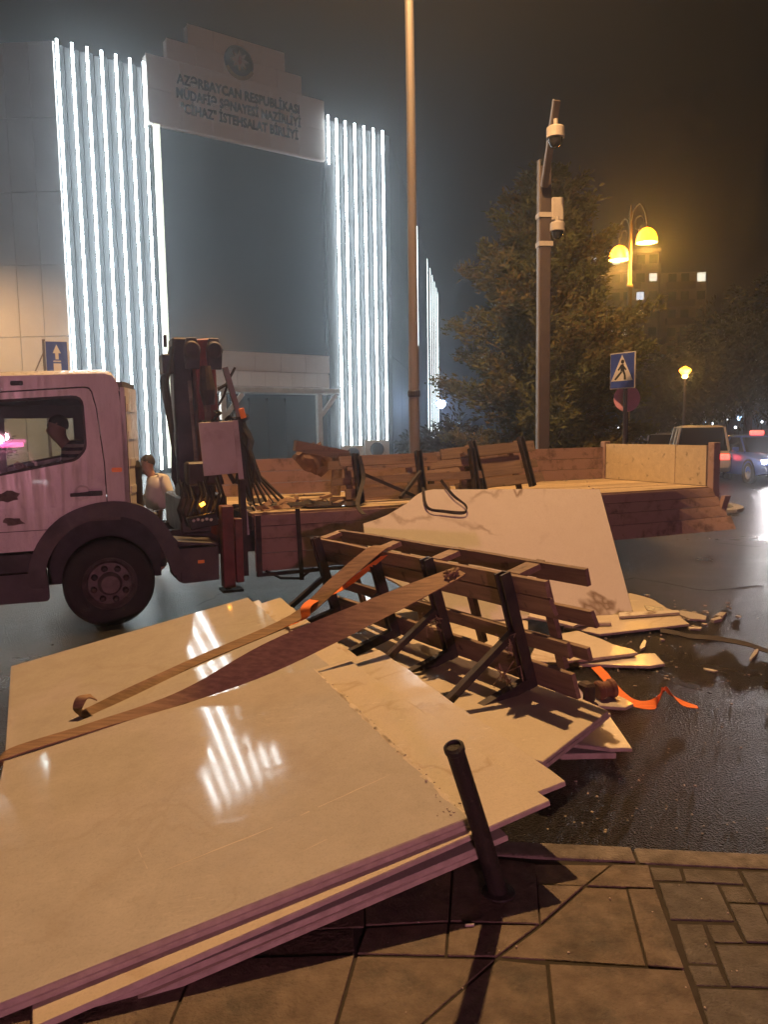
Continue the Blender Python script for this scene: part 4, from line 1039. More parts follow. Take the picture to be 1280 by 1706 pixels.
rk = rack('slab_rack', 'toppled timber and steel slab rack standing on the fallen slabs', RKM, LEN, HR, [.03, fr[0], fr[1], LEN],
     [(.60, .70, -.12, LEN + .30), (.495, .59, -.05, LEN + .33), (.255, .345, -.02, LEN + .38), (.0, .15, .02, LEN + .36)],
     [(.615, .715, .05, LEN + .42), (.36, .455, -.05, LEN + .42), (.13, .21, .1, LEN + .3)], True, .3, 3)
def rk_at(px, py, off=-.03): return at_plane(px, py, L0 + uy * off, uy)
for (x, z) in ((fr[1], .28), (LEN, .30), (LEN - .1, .1)):       # tie wires twisted round the struts
    m = MB()
    for k in range(4):
        c = V((x + random.uniform(-.05, .05), -.12, z)); m.tube([c + V((random.uniform(-.1, .1), random.uniform(-.06, .06), random.uniform(-.08, .08))) for _ in range(5)], .004, 4)
    m.build('tie_wire', 'plank', rk)
# racks still on the truck bed
def tmat(s, n, z, rz=0, ry=0, rx=0): return TM @ Matrix.Translation((s, n, z)) @ Matrix.Rotation(rz, 4, 'Z') @ Matrix.Rotation(ry, 4, 'Y') @ Matrix.Rotation(rx, 4, 'X')
rkA = rack('slab_rack', 'broken slab rack with straight boards upright on the truck bed, left one', tmat(2.5, .42, .965, 0, rad(-.8), rad(-13)), 1.7, .55, [.15, .92, 1.62],
     [(.42, .53, -.02, 1.18), (.375, .415, .05, 1.1), (.20, .29, .1, 1.75), (.06, .17, .0, 1.3)], [(.43, .52, -.1, 1.5), (.24, .32, -.08, 1.4), (.02, .11, -.12, 1.5)], False, 0, 5, 'racks left on the bed')
for x, s in ((.18, 1), (.9, -1)): MB().bar((x, -.08, .32 if s > 0 else .30), (x + .45 * s, -.42, -.02), .035, .035).build('strut', 'steel', rkA)
rkB = rack('slab_rack', 'broken slab rack with boards tilted up, right one on the truck bed', tmat(3.95, .5, .98, rad(1), rad(-3.4), rad(-20)), 1.45, .64, [.32, 1.02],
     [(.46, .59, -.12, 1.22), (.36, .45, -.3, .36), (.29, .35, -.8, .1), (.06, .17, .38, 1.25)], [(.30, .40, .3, 1.35), (.10, .2, .1, 1.3)], False, 0, 9, 'racks left on the bed')
MB().box((.42, .03, .2), (.98, .045, .43)).build('board_panel', 'plank_d', rkB)

# ================================================================== stone slabs
def slab(label, pts, nrm, thk, matn, jag=(), name='stone_slab', cat='slab', group=None, seed=0, jamp=.003):
    r_ = random.Random(seed + len(label)); P = []
    n = len(pts)
    for i in range(n):
        a, b = V(pts[i]), V(pts[(i + 1) % n]); P.append(a)
        if i in jag:
            L = (b - a).length; k_ = max(3, int(L / .09)); pv = V(nrm).cross(b - a).normalized(); acc = 0
            for k in range(1, k_):
                acc = acc * .5 + r_.gauss(0, jamp); P.append(a.lerp(b, (k + r_.uniform(-.2, .2)) / k_) + pv * acc)
    N = V(nrm).normalized()
    area = V()
    for i in range(len(P)): area += P[i].cross(P[(i + 1) % len(P)])
    if area.dot(N) < 0: P.reverse()
    c = sum(P, V()) / len(P)
    m = MB(); q = len(P); ch = .0035
    ins = []
    for i in range(q):
        a, b, d = P[i - 1], P[i], P[(i + 1) % q]; e = ((a - b).normalized() + (d - b).normalized())
        ins.append(b + (c - b).normalized() * ch * r_.uniform(.6, 1.8))
    rings = [[p - N * thk - c for p in P], [p - N * ch - c for p in P], [p - c for p in ins]]
    m.loft(rings, 1, False); m.add(rings[0], [tuple(range(q))[::-1]], 0); m.add(rings[2], [tuple(range(q))], 0)
    o = m.build(name, [matn, 'edge'], None); o.location = c
    bm_ = bmesh.new(); bm_.from_mesh(o.data); bmesh.ops.remove_doubles(bm_, verts=bm_.verts, dist=.0003); bmesh.ops.recalc_face_normals(bm_, faces=bm_.faces); bm_.to_mesh(o.data); bm_.free()
    return tag(o, label, cat, group)
n3 = V((-.141, -.063, .988)).normalized(); n1 = V((-.179, -.113, .977)).normalized()
TH = .02
C3 = at_z(780, 1362, .40)
def fp_(px, py, k=0): return at_plane(px, py, C3 - n3 * (k * TH * 1.04), n3)
A3, B3 = fp_(-6, 1275), fp_(520, 1110)
eu = (B3 - A3).normalized(); ev = n3.cross(eu); ev = ev if ev.dot(C3 - B3) > 0 else -ev
LG = 'slabs of the front stack'
def rect(c, u, v, W, L): return [c, c - v * L, c - v * L - u * W, c - u * W]
def turn(u, n, a): return Matrix.Rotation(rad(a), 3, n) @ u
vS = (C3 - B3).normalized(); uS = (C3 - B3).cross(n3).normalized(); uS = uS if uS.dot(eu) > 0 else -uS
slab('large polished cream slab on top of the foreground stack, reflecting light tubes', rect(C3, uS, vS, 1.63, (C3 - B3).length), n3, TH, 'cream', (0,), group=LG)
c = fp_(786, 1370, 1); slab('thin slab edge directly under the top foreground slab', rect(c, uS, vS, 1.6, 1.85), n3, TH, 'cream_b', (), group=LG)
c = fp_(916, 1333, 2); b_ = fp_(581, 1098, 2); v2 = (c - b_).normalized(); u2 = n3.cross(v2); u2 = u2 if u2.dot(uS) > 0 else -u2
slab('yellowish slab sticking out right of the top foreground slab', rect(c, u2, v2, 1.75, (c - b_).length), n3, TH, 'cream_b', (0,), group=LG)
c = fp_(942, 1301, 3); b_ = fp_(632, 1082, 3); v3 = (c - b_).normalized(); u3 = n3.cross(v3); u3 = u3 if u3.dot(uS) > 0 else -u3
slab('outermost yellowish slab of the foreground stack, its corner pointing at the road', rect(c, u3, v3, 1.7, (c - b_).length), n3, TH, 'cream_b', (0,), group=LG)
c = fp_(846, 1391, 4); slab('lower slab of the foreground stack whose corner touches the bollard', rect(c, uS, vS, 1.72, 1.9), n3, TH, 'cream', (), group=LG)
c = fp_(800, 1420, 5); slab('lowest slab of the foreground stack with a purple-looking edge', rect(c, turn(uS, n3, .8), turn(vS, n3, .8), 1.62, 1.8), n3, TH, 'cream_b', (0,), group=LG)
G1 = fp_(455, 1042, 1.2)
def bp_(px, py, k=0): return at_plane(px, py, G1 - n1 * (k * TH * 1.04), n1)
F1, F2 = bp_(18, 1110), bp_(413, 995)
vB = (bp_(528, 1092) - F2).normalized(); uB = (F2 - F1).normalized()
BG = 'slabs of the rear stack'
slab('large cream slab of the rear stack under both brown straps', [F1, F2, F2 + vB * 1.9, F1 + vB * 1.95], n1, TH, 'cream', (1,), group=BG)
for k, (px, py), (qx, qy), L, lb in ((1, (431, 999), (540, 1096), 1.8, 'second slab of the rear stack, slightly right of its top slab'),
                           (2, (467, 995), (575, 1092), 1.75, 'third slab of the rear stack with a stepped far corner'),
                           (3, (487, 1011), (590, 1098), 1.7, 'fourth slab of the rear stack beside the rack post'),
                           (4, (516, 1036), (610, 1104), 1.6, 'lowest slab of the rear stack showing near the orange ribbon')):
    c = bp_(px, py, k); d = bp_(qx, qy, k); v_ = (d - c).normalized(); u_ = n1.cross(v_); u_ = u_ if u_.dot(uB) > 0 else -u_
    slab(lb, [c - u_ * 1.7, c, c + v_ * L, c + v_ * L - u_ * 1.7], n1, TH, 'cream_b', (1,), group=BG)
# slabs under the rack
up = V((0, 0, 1))
def zp(pts, z): return [at_z(x, y, z) for x, y in pts]
nU = V((-.05, .02, 1)).normalized(); PU = at_z(905, 1270, .215)
def upl(pts, k=0): return [at_plane(x, y, PU - nU * k, nU) for x, y in pts]
slab('slab with striped rack shadows and a cut corner below the toppled rack', upl([(905, 1268), (1014, 1184), (860, 1112), (700, 1070), (585, 1100), (700, 1200), (872, 1262)]), nU, TH, 'cream_b', ())
slab('slab directly under the one with the rack shadows', upl([(912, 1272), (1018, 1188), (865, 1112), (710, 1080), (590, 1110), (700, 1206), (860, 1268)], .021), nU, TH, 'cream', ())
slab('pale tan slab corner beneath the shadowed slab, nearest the road', zp([(1018, 1194), (1054, 1246), (1016, 1246), (930, 1236), (880, 1200), (900, 1160)], .10), up, TH, 'white_m', (1,))
slab('grey slab corner low beneath the shadowed slab', zp([(985, 1226), (1016, 1236), (1027, 1254), (936, 1256), (860, 1240), (880, 1210)], .065), up, .03, 'grey_m', (0,))
slab('buried slab lying flat under the shadowed slab', zp([(980, 1170), (900, 1240), (640, 1180), (620, 1110), (760, 1080)], .13), up, .05, 'cream_b', ())
slab('broken slab under the left feet of the rack', zp([(560, 1030), (640, 1018), (700, 1060), (760, 1110), (640, 1120), (560, 1080)], .07), up, TH, 'cream_b', (0, 1, 2))
slab('yellow slab piece seen through the middle of the rack', zp([(680, 1040), (770, 1000), (880, 1035), (880, 1068), (780, 1090), (690, 1075)], .04), up, TH, 'cream_b', (0, 1))
slab('yellow slab piece behind the rack posts, left of the leaning slab foot', zp([(600, 990), (720, 1000), (800, 1010), (740, 1035), (640, 1030)], .03), up, TH, 'cream_b', (1, 3))
# big slab leaning on the bed
pb1, pb2 = at_z(1056, 1022, .045), at_z(985, 1026, .045)
pt = at_y(1000, 815, 7.75)
nL = (pb2 - pb1).cross(pt - pb1).normalized(); nL = nL if nL.z > 0 else -nL
def lpz(pts): return [at_plane(x, y, pb1, nL) for x, y in pts]
slab('large veined white slab with a curved broken corner leaning on the truck bed', lpz([(605, 872), (625, 866), (645, 858), (662, 848), (678, 838), (692, 826), (705, 818), (722, 815), (820, 815), (910, 814), (1000, 815), (1056, 1022), (985, 1026), (800, 1034), (720, 1005), (640, 960), (609, 905)]), nL, TH, 'white_m', (13, 14, 15))
for px_, lb_p in ((760, 'timber prop wedged behind the left part of the leaning slab'), (960, 'timber prop wedged behind the right part of the leaning slab')):
    a_ = at_plane(px_, 835, pb1, nL) - nL * .045; e_ = tl_((a_ - TW).dot(tx), .0, .93)
    tag(MB().bar(a_, e_, .07, .05).build('timber_prop', 'plank_d'), lb_p, 'timber')
# shards on the road
SG = 'broken slab pieces on the road'
shards = [
 ('five-sided yellow slab piece propped right behind the rack boards', [(911, 986), (952, 985), (985, 1032), (955, 1043), (880, 1026)], .16, (0, 3), 'cream_b', (0.1, -.05, 1)),
 ('wide yellow slab piece at the foot of the leaning slab', [(1050, 988), (1092, 1000), (1124, 1017), (1149, 1039), (1000, 1056), (940, 1044), (960, 1020)], .045, (0, 1, 2), 'cream_b', (0, 0, 1)),
 ('pointed triangular slab piece right of the rack ends', [(962, 1050), (1063, 1087), (930, 1103), (880, 1100), (900, 1062)], .07, (0, 2), 'cream_b', (0, 0, 1)),
 ('long wedge slab piece lying below the pointed triangular one', [(930, 1105), (1092, 1088), (1108, 1105), (1085, 1109)], .035, (0,), 'white_m', (0, 0, 1)),
 ('triangular slab piece beside the rusty roller', [(940, 1131), (995, 1140), (1056, 1172), (1042, 1178), (985, 1174)], .05, (0, 1), 'cream', (0, 0, 1)),
 ('narrow stone strip lying on the wide yellow piece', [(1031, 1020), (1131, 1016), (1133, 1020), (1032, 1027)], .075, (), 'white_m', (0, 0, 1)),
 ('thin stone sliver leaning behind the rack end', [(960, 1034), (1018, 1034), (1019, 1038), (960, 1039)], .075, (), 'white_m', (0, 0, 1)),
 ('flat oblong stone piece at the tip of the rubble', [(1134, 1016), (1178, 1026), (1176, 1032), (1150, 1030), (1128, 1021)], .03, (0,), 'cream', (0, 0, 1)),
 ('small grey-topped piece in the rubble beside the leaning slab', [(1074, 1008), (1104, 1010), (1108, 1018), (1080, 1016)], .065, (0,), 'grey_m', (0, 0, 1)),
 ('small rounded stone piece at the far tip of the rubble', [(1192, 1024), (1200, 1019), (1211, 1020), (1205, 1026)], .03, (), 'cream', (0, 0, 1)),
 ('second small stone piece at the far tip of the rubble', [(1184, 1031), (1200, 1026), (1204, 1030), (1190, 1033)], .03, (), 'cream', (0, 0, 1)),
 ('white pointed chip standing alone below the rubble', [(1066, 1078), (1073, 1065), (1078, 1067), (1075, 1077), (1068, 1081)], .03, (), 'white_m', (0, 0, 1)),
 ('leaf-shaped stone chip near the right edge', [(1249, 1096), (1258, 1082), (1265, 1079), (1262, 1088), (1252, 1098)], .02, (), 'cream', (0, 0, 1)),
 ('flat white chip right of the wide yellow piece', [(1146, 1044), (1170, 1044), (1168, 1047), (1150, 1047)], .02, (), 'white_m', (0, 0, 1)),
 ('thin white chip on the wet road', [(1172, 1112), (1185, 1114), (1197, 1117), (1190, 1118), (1176, 1115)], .012, (), 'white_m', (0, 0, 1)),
]
for k, (lb, pts, z, jg, mt, nr) in enumerate(shards):
    p0_ = at_z(*pts[0], z); N = V(nr).normalized()
    slab(lb, [at_plane(x, y, p0_, N) for x, y in pts], N, min(TH, z - .002) if len(pts) > 4 or z > .03 else z - .002, mt, jg, 'slab_fragment', 'fragment', SG, k, .009)
# uncountable grit
gr = MB(); rg_ = random.Random(8)
def chip(p, s):
    pts = [V((math.cos(a) * s * rg_.uniform(.5, 1), math.sin(a) * s * rg_.uniform(.5, 1), 0)) for a in [k * 1.2566 + rg_.random() for k in range(5)]]
    gr.prism([p + q for q in sorted(pts, key=lambda q: math.atan2(q.y, q.x))], (0, 0, s * rg_.uniform(.3, .7)))
for _ in range(150): chip(at_z(rg_.uniform(880, 1280), rg_.uniform(1030, 1390), .002), rg_.uniform(.003, .011))
for _ in range(60): chip(at_z(rg_.gauss(1040, 70), rg_.gauss(1080, 50), .002), rg_.uniform(.006, .018))
for _ in range(70): chip(at_z(rg_.gauss(1120, 45), rg_.gauss(1028, 12), .004), rg_.uniform(.012, .035))
for _ in range(40): chip(at_z(rg_.gauss(900, 60), rg_.gauss(1085, 20), .03), rg_.uniform(.01, .03))
for _ in range(26): chip(at_z(rg_.uniform(640, 1280), rg_.uniform(1450, 1700), PZ + .001), rg_.uniform(.002, .006))
for _ in range(10): chip(fp_(rg_.gauss(740, 14), rg_.gauss(1352, 6), 0) + n3 * .001, rg_.uniform(.002, .008))
for _ in range(45):
    t_ = rg_.random(); chip(fp_(525 + 255 * t_, 1112 + 250 * t_, 0) + n3 * .001 + V((rg_.gauss(0, .012), rg_.gauss(0, .012), 0)), rg_.uniform(.002, .007))
for _ in range(30): chip(tl_(rg_.uniform(1.5, 7.3), rg_.uniform(.1, 2.0), .974), rg_.uniform(.006, .03))
tag(gr.build('stone_grit', 'edge'), 'scattered stone grit and crumbs over road, pavement and truck bed', 'grit', kind='stuff')

# pale dust smears and tape marks left on the top slab
M['dust'] = pmat('stone_dust', (.66, .60, .52), (.55, .49, .42), 25, .9, 1, .3)
def smear(p0, p1, w0, w1, seed, lift=.0004, plane=fp_):
    r_ = random.Random(seed); a, b = plane(*p0), plane(*p1); d = (b - a); n = max(8, int(d.length / .035)); sdv = n3.cross(d).normalized(); up_, lo_ = [], []
    for i in range(n + 1):
        t = i / n; c = a + d * t + n3 * lift; w = w0 + (w1 - w0) * t; e = math.sin(math.pi * min(1, max(0, t))) ** .4
        up_.append(c + sdv * w * e * r_.uniform(.2, 1.0)); lo_.append(c - sdv * w * e * r_.uniform(.2, 1.0))
    for i in range(n):
        if r_.random() < .22: continue
        DU.add([up_[i], up_[i + 1], lo_[i + 1], lo_[i]], [(0, 1, 2, 3)])
DU = MB()
smear((522, 1113), (778, 1358), .012, .016, 1); smear((560, 1150), (700, 1280), .018, .02, 2)
smear((268, 1452), (470, 1372), .004, .006, 3); smear((470, 1372), (655, 1288), .005, .003, 4); smear((500, 1420), (560, 1390), .003, .002, 6)
smear((228, 1410), (252, 1460), .002, .002, 7); smear((640, 1230), (760, 1345), .01, .018, 9)
o = DU.build('stone_dust', 'dust'); tag(o, 'pale stone dust and tape marks along the broken edge of the top slab', 'dust', kind='stuff')

# ================================================================== straps and ribbons
def strap(name, label, ctr, wid, matn, thick=.006, n=6, cat='strap'):
    C_ = smooth_path([V(c) for c in ctr], n); W_ = smooth_path([V(w) for w in wid], n)
    m = MB(); m.ribbon(C_, W_, thick); o = m.build(name, matn); return tag(autosmooth(o, 60), label, cat)
def px_w(px0, px1): return px1 - px0
# wide strap: from the rack top down to the slabs, then along the slab to the left edge
T = rk_at(752, 958, -.10); Q = fp_(300, 1163, -1.0); E1 = fp_(150, 1212, -.7); E2 = fp_(12, 1256, -.7)
tv = lambda p, a: p
def wv(P, dxp, dyp):
    """vector spanning the strap between two photo pixels at the depth of P"""
    a = at_y(*dxp, P.y); b = at_y(*dyp, P.y); return b - a
midA, midB = T.lerp(Q, .33), T.lerp(Q, .70)
strap('lifting_strap', 'wide brown lifting strap stretched from the rack top to the left slab edge',
      [T + V((.05, .03, .02)), T, midA, midB, Q, E1, E2, E2 + V((-.03, -.01, -.06))],
      [V((.05, -.08, -.02)), V((.07, -.12, -.03)), V((.06, -.09, -.11)), V((.04, -.03, -.165)), V((.015, -.05, -.06)), V((.01, -.085, -.02)), V((.01, -.08, -.02)), V((.01, -.08, -.0))], 'strap', .008)
K = MB(); kr = random.Random(3)
for k in range(6): K.tube([T + V((kr.uniform(-.05, .05), kr.uniform(-.05, .02), kr.uniform(-.03, .04))) for _ in range(5)], .009, 6)
tag(K.build('strap_knot', 'strap'), 'frayed knot where the wide strap is tied to the rack top', 'knot')
T1 = rk_at(622, 918, -.09); M1 = bp_(490, 1030, -1.5); S1_ = bp_(330, 1100, -.8); S2_ = bp_(215, 1155, -.8); S3_ = bp_(135, 1190, -.8)
strap('lifting_strap', 'narrow brown strap from the rack top across the rear slab, ending in a flap',
      [T1 + V((.1, .1, .02)), T1, T1.lerp(M1, .5), M1, S1_, S2_, S3_ + V((0, 0, .0)), S3_ + V((.0, .02, .09)), S3_ + V((.06, .05, .085))],
      [V((.09, -.03, .0)), V((.11, -.03, -.02)), V((.10, -.05, -.03)), V((.06, -.06, -.03)), V((.03, -.06, -.03)), V((.03, -.05, -.05)), V((.05, -.05, -.02)), V((.07, -.02, 0)), V((.06, -.05, -.02))], 'strap', .008)
O1 = rk_at(640, 926, -.09); O2 = rk_at(575, 975, -.12); O3 = bp_(515, 1005, -6); O4 = bp_(508, 1030, -2.5); O5 = bp_(478, 1043, -.8)
strap('orange_ribbon', 'orange plastic ribbon twisting along the narrow strap beside the rack', [O1, O2, O3, O4, O5],
      [V((.05, 0, .01)), V((.05, 0, -.03)), V((.07, -.02, .0)), V((.06, -.02, .03)), V((.03, .05, 0))], 'orange', .003, cat='ribbon')
rib_px = [(993, 1111), (1006, 1124), (1020, 1141), (1040, 1161), (1060, 1172), (1086, 1174), (1098, 1164), (1102, 1154), (1112, 1150), (1124, 1160), (1140, 1172), (1163, 1178)]
rib_z = [.02, .035, .03, .02, .02, .02, .035, .075, .085, .05, .025, .02]
strap('orange_ribbon', 'orange plastic ribbon lying curled on the wet road', [at_z(x, y, z) for (x, y), z in zip(rib_px, rib_z)],
      [V((.07, .01, .01)), V((.06, .0, .02)), V((.05, .03, .02)), V((.05, .05, .02)), V((.03, .07, .02)), V((.0, .08, .03)), V((.03, .03, .06)), V((.02, .02, .07)), V((.03, .02, -.06)), V((.04, .05, -.03)), V((.03, .05, .01)), V((.01, .05, .0))], 'orange', .003, 5, 'ribbon')
blk = [(1100, 1050), (1125, 1054), (1150, 1060), (1180, 1062), (1215, 1067), (1245, 1073), (1275, 1083), (1310, 1092)]
strap('black_strap', 'black strap lying flat on the road toward the right edge', [at_z(x, y, .02 + .01 * (i % 2)) for i, (x, y) in enumerate(blk)], [V((.01, .07, .02))] * len(blk), 'strap_k', .006)
strap('load_strap', 'dark strap loop hanging over the broken corner of the leaning slab',
      [at_plane(x, y, pb1 + nL * .02, nL) for x, y in ((705, 812), (712, 845), (740, 852), (774, 854), (776, 842), (755, 825), (735, 800))],
      [V((.03, 0, 0)), V((.02, 0, .02)), V((0, .01, .03)), V((.0, .01, .03)), V((.02, 0, .01)), V((.02, .0, .02)), V((.02, .0, .02))], 'strap_k', .004)
pp_ = near(602, 760, .3); p2_ = near(606, 870, -.06)
strap('load_strap', 'vertical load strap over the left rack on the truck bed', [tl_(pp_[0], .36, pp_[1]), tl_(pp_[0] + .02, .3, 1.25), tl_(p2_[0] - .02, .05, 1.0), tl_(p2_[0], -.08, .9)], [tx * .05] * 4, 'strap_k', .005)
# rusty roller of a cargo winch
rp = at_z(990, 1160, .07)
ro = thing('winch_roller', 'rusty brown strap roller with bracket lying beside the rack end', 'roller', (rp.x, rp.y, 0), rad(25))
MB().lathe([(0, 0), (.05, 0), (.062, .01), (.062, .035), (.05, .045), (.05, .085), (.06, .095), (.06, .12), (0, .125)], (.02, 0, .1), (1, -.2, .1), 20).build('roller', 'spool', ro, smooth=False)
MB().box((-.1, -.05, .05), (-.02, .05, .17)).build('bracket', 'steel', ro, bev=.015)
MB().bar((-.16, -.06, .055), (-.06, .05, .16), .03, .012).build('bracket_arm', 'board_w', ro)
# broken timber and crumpled tarp at the front of the bed
bt = thing('broken_timber', 'splintered beam rising beside the first rack on the bed', 'timber', mw=tmat(2.75, 1.3, 1.0))
MB().bar((-.55, 0, .60), (.12, .0, .46), .09, .12).build('beam', 'plank', bt); MB().bar((.0, .02, .50), (-.08, -.06, 0), .09, .10).build('beam', 'plank_d', bt)
tb2 = MB(); rg = []; kr = random.Random(21)
for i in range(8):
    x = -.22 + i * .07; w = .14 * math.sin(math.pi * (i + .6) / 8.4)
    rg.append([(x + kr.uniform(-.01, .01), .1 * math.cos(a) * (1 + kr.uniform(-.3, .3)), w * 1.3 * math.sin(a) * (1 + kr.uniform(-.35, .35))) for a in [k * math.pi / 7 for k in range(14)]])
tb2.loft(rg); o = tb2.build('crumpled_sack', 'tarp'); o.matrix_world = tmat(2.55, 1.7, 1.42, 0, rad(10)); tag(o, 'crumpled brown sack behind the splintered beam on the far side board', 'sack')
o = MB().prism([(0, 0, 0), (.5, -.1, 0), (.75, .15, .01), (.3, .4, .02), (-.05, .2, .01)], (0, 0, .004)).build('foil_sheet', 'dome'); o.matrix_world = tmat(1.95, .12, .985)
tag(o, 'shiny dark foil sheet lying on the front of the truck bed', 'foil')
kr = random.Random(31)
tg_ = thing('strap_tangle', 'tangle of brown straps on the front of the truck bed', 'strap', mw=tmat(1.6, .3, .98))
for k in range(9):
    P = [V((kr.uniform(-.2, .35), kr.uniform(-.2, .5), .02))]
    for j in range(6): P.append(P[-1] + V((kr.uniform(-.09, .13), kr.uniform(-.1, .1), kr.uniform(-.02, .035)))); P[-1].z = max(.01, P[-1].z)
    P = smooth_path(P, 4); MB().ribbon(P, [V((kr.uniform(-.03, .03), .03, .035))] * len(P), .005).build('strap_loop', 'strap' if k % 3 else 'strap_k', tg_)
for k in range(6):
    o = MB().box((0, 0, 0), (kr.uniform(.12, .3), .06, .035)).build('wood_offcut', 'plank'); o.matrix_world = tmat(1.75 + k * .14, .15 + kr.uniform(0, .9), .975, kr.uniform(-1, 1), kr.uniform(-.12, 0))
    tag(o, ('first', 'second', 'third', 'fourth', 'fifth', 'sixth')[k] + ' short wood offcut from the crane on the front of the truck bed', 'offcut', 'wood offcuts on the bed')

# ------------------------------------------------------------------ bollard
bb, bt_ = at_z(831, 1488, PZ), at_y(757, 1246, 2.36)
bo = thing('bollard', 'bent black steel bollard leaning at the corner of the slab stack', 'bollard', bb)
d_ = bt_ - bb
ps = MB().tube([d_ * 0 - d_.normalized() * .02, d_ * .04, d_ * .5 + V((.004, 0, 0)), d_], [.036, .034, .031, .0305], 20).build('post', 'bollard', bo); autosmooth(ps, 50)
MB().lathe([(.031, -.015), (.034, -.01), (.034, .006), (.024, .012), (.02, .004), (0, .002)], d_, d_, 20).build('cap', 'bollard', bo)
MB().lathe([(.036, 0), (.06, .002), (.058, .008), (.035, .014)], (0, 0, .002), (0, 0, 1), 18).build('base_collar', 'bollard', bo)
cg = at_z(775, 1541, PZ + .005); o = MB().tube([cg, cg + V((.03, .002, 0))], .0045, 8).build('cigarette_end', 'board_w'); tag(o, 'cigarette end on the flagstone left of the bollard', 'cigarette')

# ================================================================== people
def skin(name, J, E_, root, matn, parent, sub=2):
    names = list(J); me = bpy.data.meshes.new(name)
    me.from_pydata([J[k][0] for k in names], [(names.index(a), names.index(b)) for a, b in E_], [])
    ob = bpy.data.objects.new(name, me); COL.objects.link(ob)
    ob.modifiers.new('s', 'SKIN'); sv = me.skin_vertices[0].data
    for i, k in enumerate(names):
        r = J[k][1]; sv[i].radius = r if isinstance(r, tuple) else (r, r); sv[i].use_root = (k == root)
    ms = ob.modifiers.new('u', 'SUBSURF'); ms.levels = sub; ms.render_levels = sub
    dg = bpy.context.evaluated_depsgraph_get(); m2 = bpy.data.meshes.new_from_object(ob.evaluated_get(dg))
    COL.objects.unlink(ob); bpy.data.objects.remove(ob)
    m2.materials.clear(); m2.materials.append(M[matn])
    for p in m2.polygons: p.use_smooth = True
    return link(name, m2, parent)
def hand(J, E_, wrist, key, d, side, sc=1.0):
    """palm and five fingers hanging along d from the wrist"""
    d = V(d).normalized(); sdv = V(side).normalized(); w = V(wrist); pl_ = w + d * .07 * sc
    J[key + 'palm'] = (pl_, (.036 * sc, .018 * sc)); E_.append((key, key + 'palm'))
    for i in range(4):
        b = pl_ + sdv * (i - 1.5) * .019 * sc + d * .02 * sc; L = (.06, .075, .07, .055)[i] * sc; cu_ = d.cross(sdv) * .02 * sc
        J[f'{key}f{i}a'] = (b, .009 * sc); J[f'{key}f{i}b'] = (b + d * L * .55 + cu_ * .4, .0085 * sc); J[f'{key}f{i}c'] = (b + d * L + cu_ * 1.3, .007 * sc)
        E_ += [(key + 'palm', f'{key}f{i}a'), (f'{key}f{i}a', f'{key}f{i}b'), (f'{key}f{i}b', f'{key}f{i}c')]
    b = w + d * .03 * sc - sdv * .03 * sc
    J[key + 't1'] = (b, .011 * sc); J[key + 't2'] = (b + d * .045 * sc - sdv * .018 * sc, .009 * sc); E_ += [(key, key + 't1'), (key + 't1', key + 't2')]
def head_parts(par, c, r, fwd, hair=True, bald=False):
    c = V(c); f = V(fwd).normalized(); s = V((-f.y, f.x, 0)).normalized(); u = V((0, 0, 1))
    for k in (-1, 1):
        MB().lathe([(0, -.006), (.010, -.004), (.012, 0), (0, .004)], c + f * r * .93 + s * k * r * .36 + u * .01, f, 8).build('eye', 'hair', par)
        MB().obox(c + s * k * r * .93 - f * r * .05, f * .02, s * .006, u * .03).build('ear', 'skin', par, bev=.004)
    MB().obox(c + f * r * .86 - u * r * .52, f * .008, s * .022, u * .005).build('mouth', 'hair', par)
    if hair:
        m = MB(); seg = 16
        prof = [(math.sin(a) * r * 1.04, math.cos(a) * r * 1.2) for a in [k * math.pi / 14 for k in range(0, 8)]]
        m.lathe(prof, c - f * r * .12 + u * r * .06, (u - f * .45), seg); m.build('hair', 'hair', par, smooth=True)
# driver, seen through the door window
dv = thing('person', 'driver in a dark and light striped shirt sitting in the truck cab', 'person', mw=TM)
J = {'pelvis': (V((-.22, .50, 1.30)), (.13, .15)), 'belly': (V((-.20, .50, 1.42)), .135), 'chest': (V((-.22, .50, 1.58)), (.15, .13)), 'nb': (V((-.285, .485, 1.655)), .058), 'neck': (V((-.335, .475, 1.715)), .054),
     'jaw': (V((-.37, .46, 1.77)), (.062, .07)), 'head': (V((-.365, .46, 1.845)), (.078, .092)), 'crown': (V((-.35, .46, 1.90)), (.066, .075)), 'nose': (V((-.462, .455, 1.815)), .013),
     'shl': (V((-.17, .33, 1.64)), .065), 'ell': (V((-.32, .27, 1.45)), .045), 'wl': (V((-.56, .36, 1.42)), .032),
     'shr': (V((-.18, .68, 1.63)), .065), 'elr': (V((-.34, .75, 1.43)), .045), 'wr': (V((-.60, .68, 1.44)), .032),
     'kl': (V((-.66, .42, 1.30)), .075), 'fl': (V((-.85, .42, 1.10)), .05), 'kr': (V((-.66, .66, 1.30)), .075), 'fr': (V((-.85, .66, 1.10)), .05)}
E_ = [('pelvis', 'belly'), ('belly', 'chest'), ('chest', 'nb'), ('nb', 'neck'), ('neck', 'jaw'), ('jaw', 'head'), ('head', 'crown'), ('jaw', 'nose'), ('chest', 'shl'), ('shl', 'ell'), ('ell', 'wl'), ('chest', 'shr'), ('shr', 'elr'), ('elr', 'wr'), ('pelvis', 'kl'), ('kl', 'fl'), ('pelvis', 'kr'), ('kr', 'fr')]
hand(J, E_, J['wl'][0], 'wl', (-.9, .2, .3), (.2, .3, 1)); hand(J, E_, J['wr'][0], 'wr', (-.9, -.2, .3), (.2, -.3, 1))
def slim(J, keys, f=.55): return {k: ((v[0], (v[1][0] * f, v[1][1] * f) if isinstance(v[1], tuple) else v[1] * f) if k in keys else v) for k, v in J.items()}
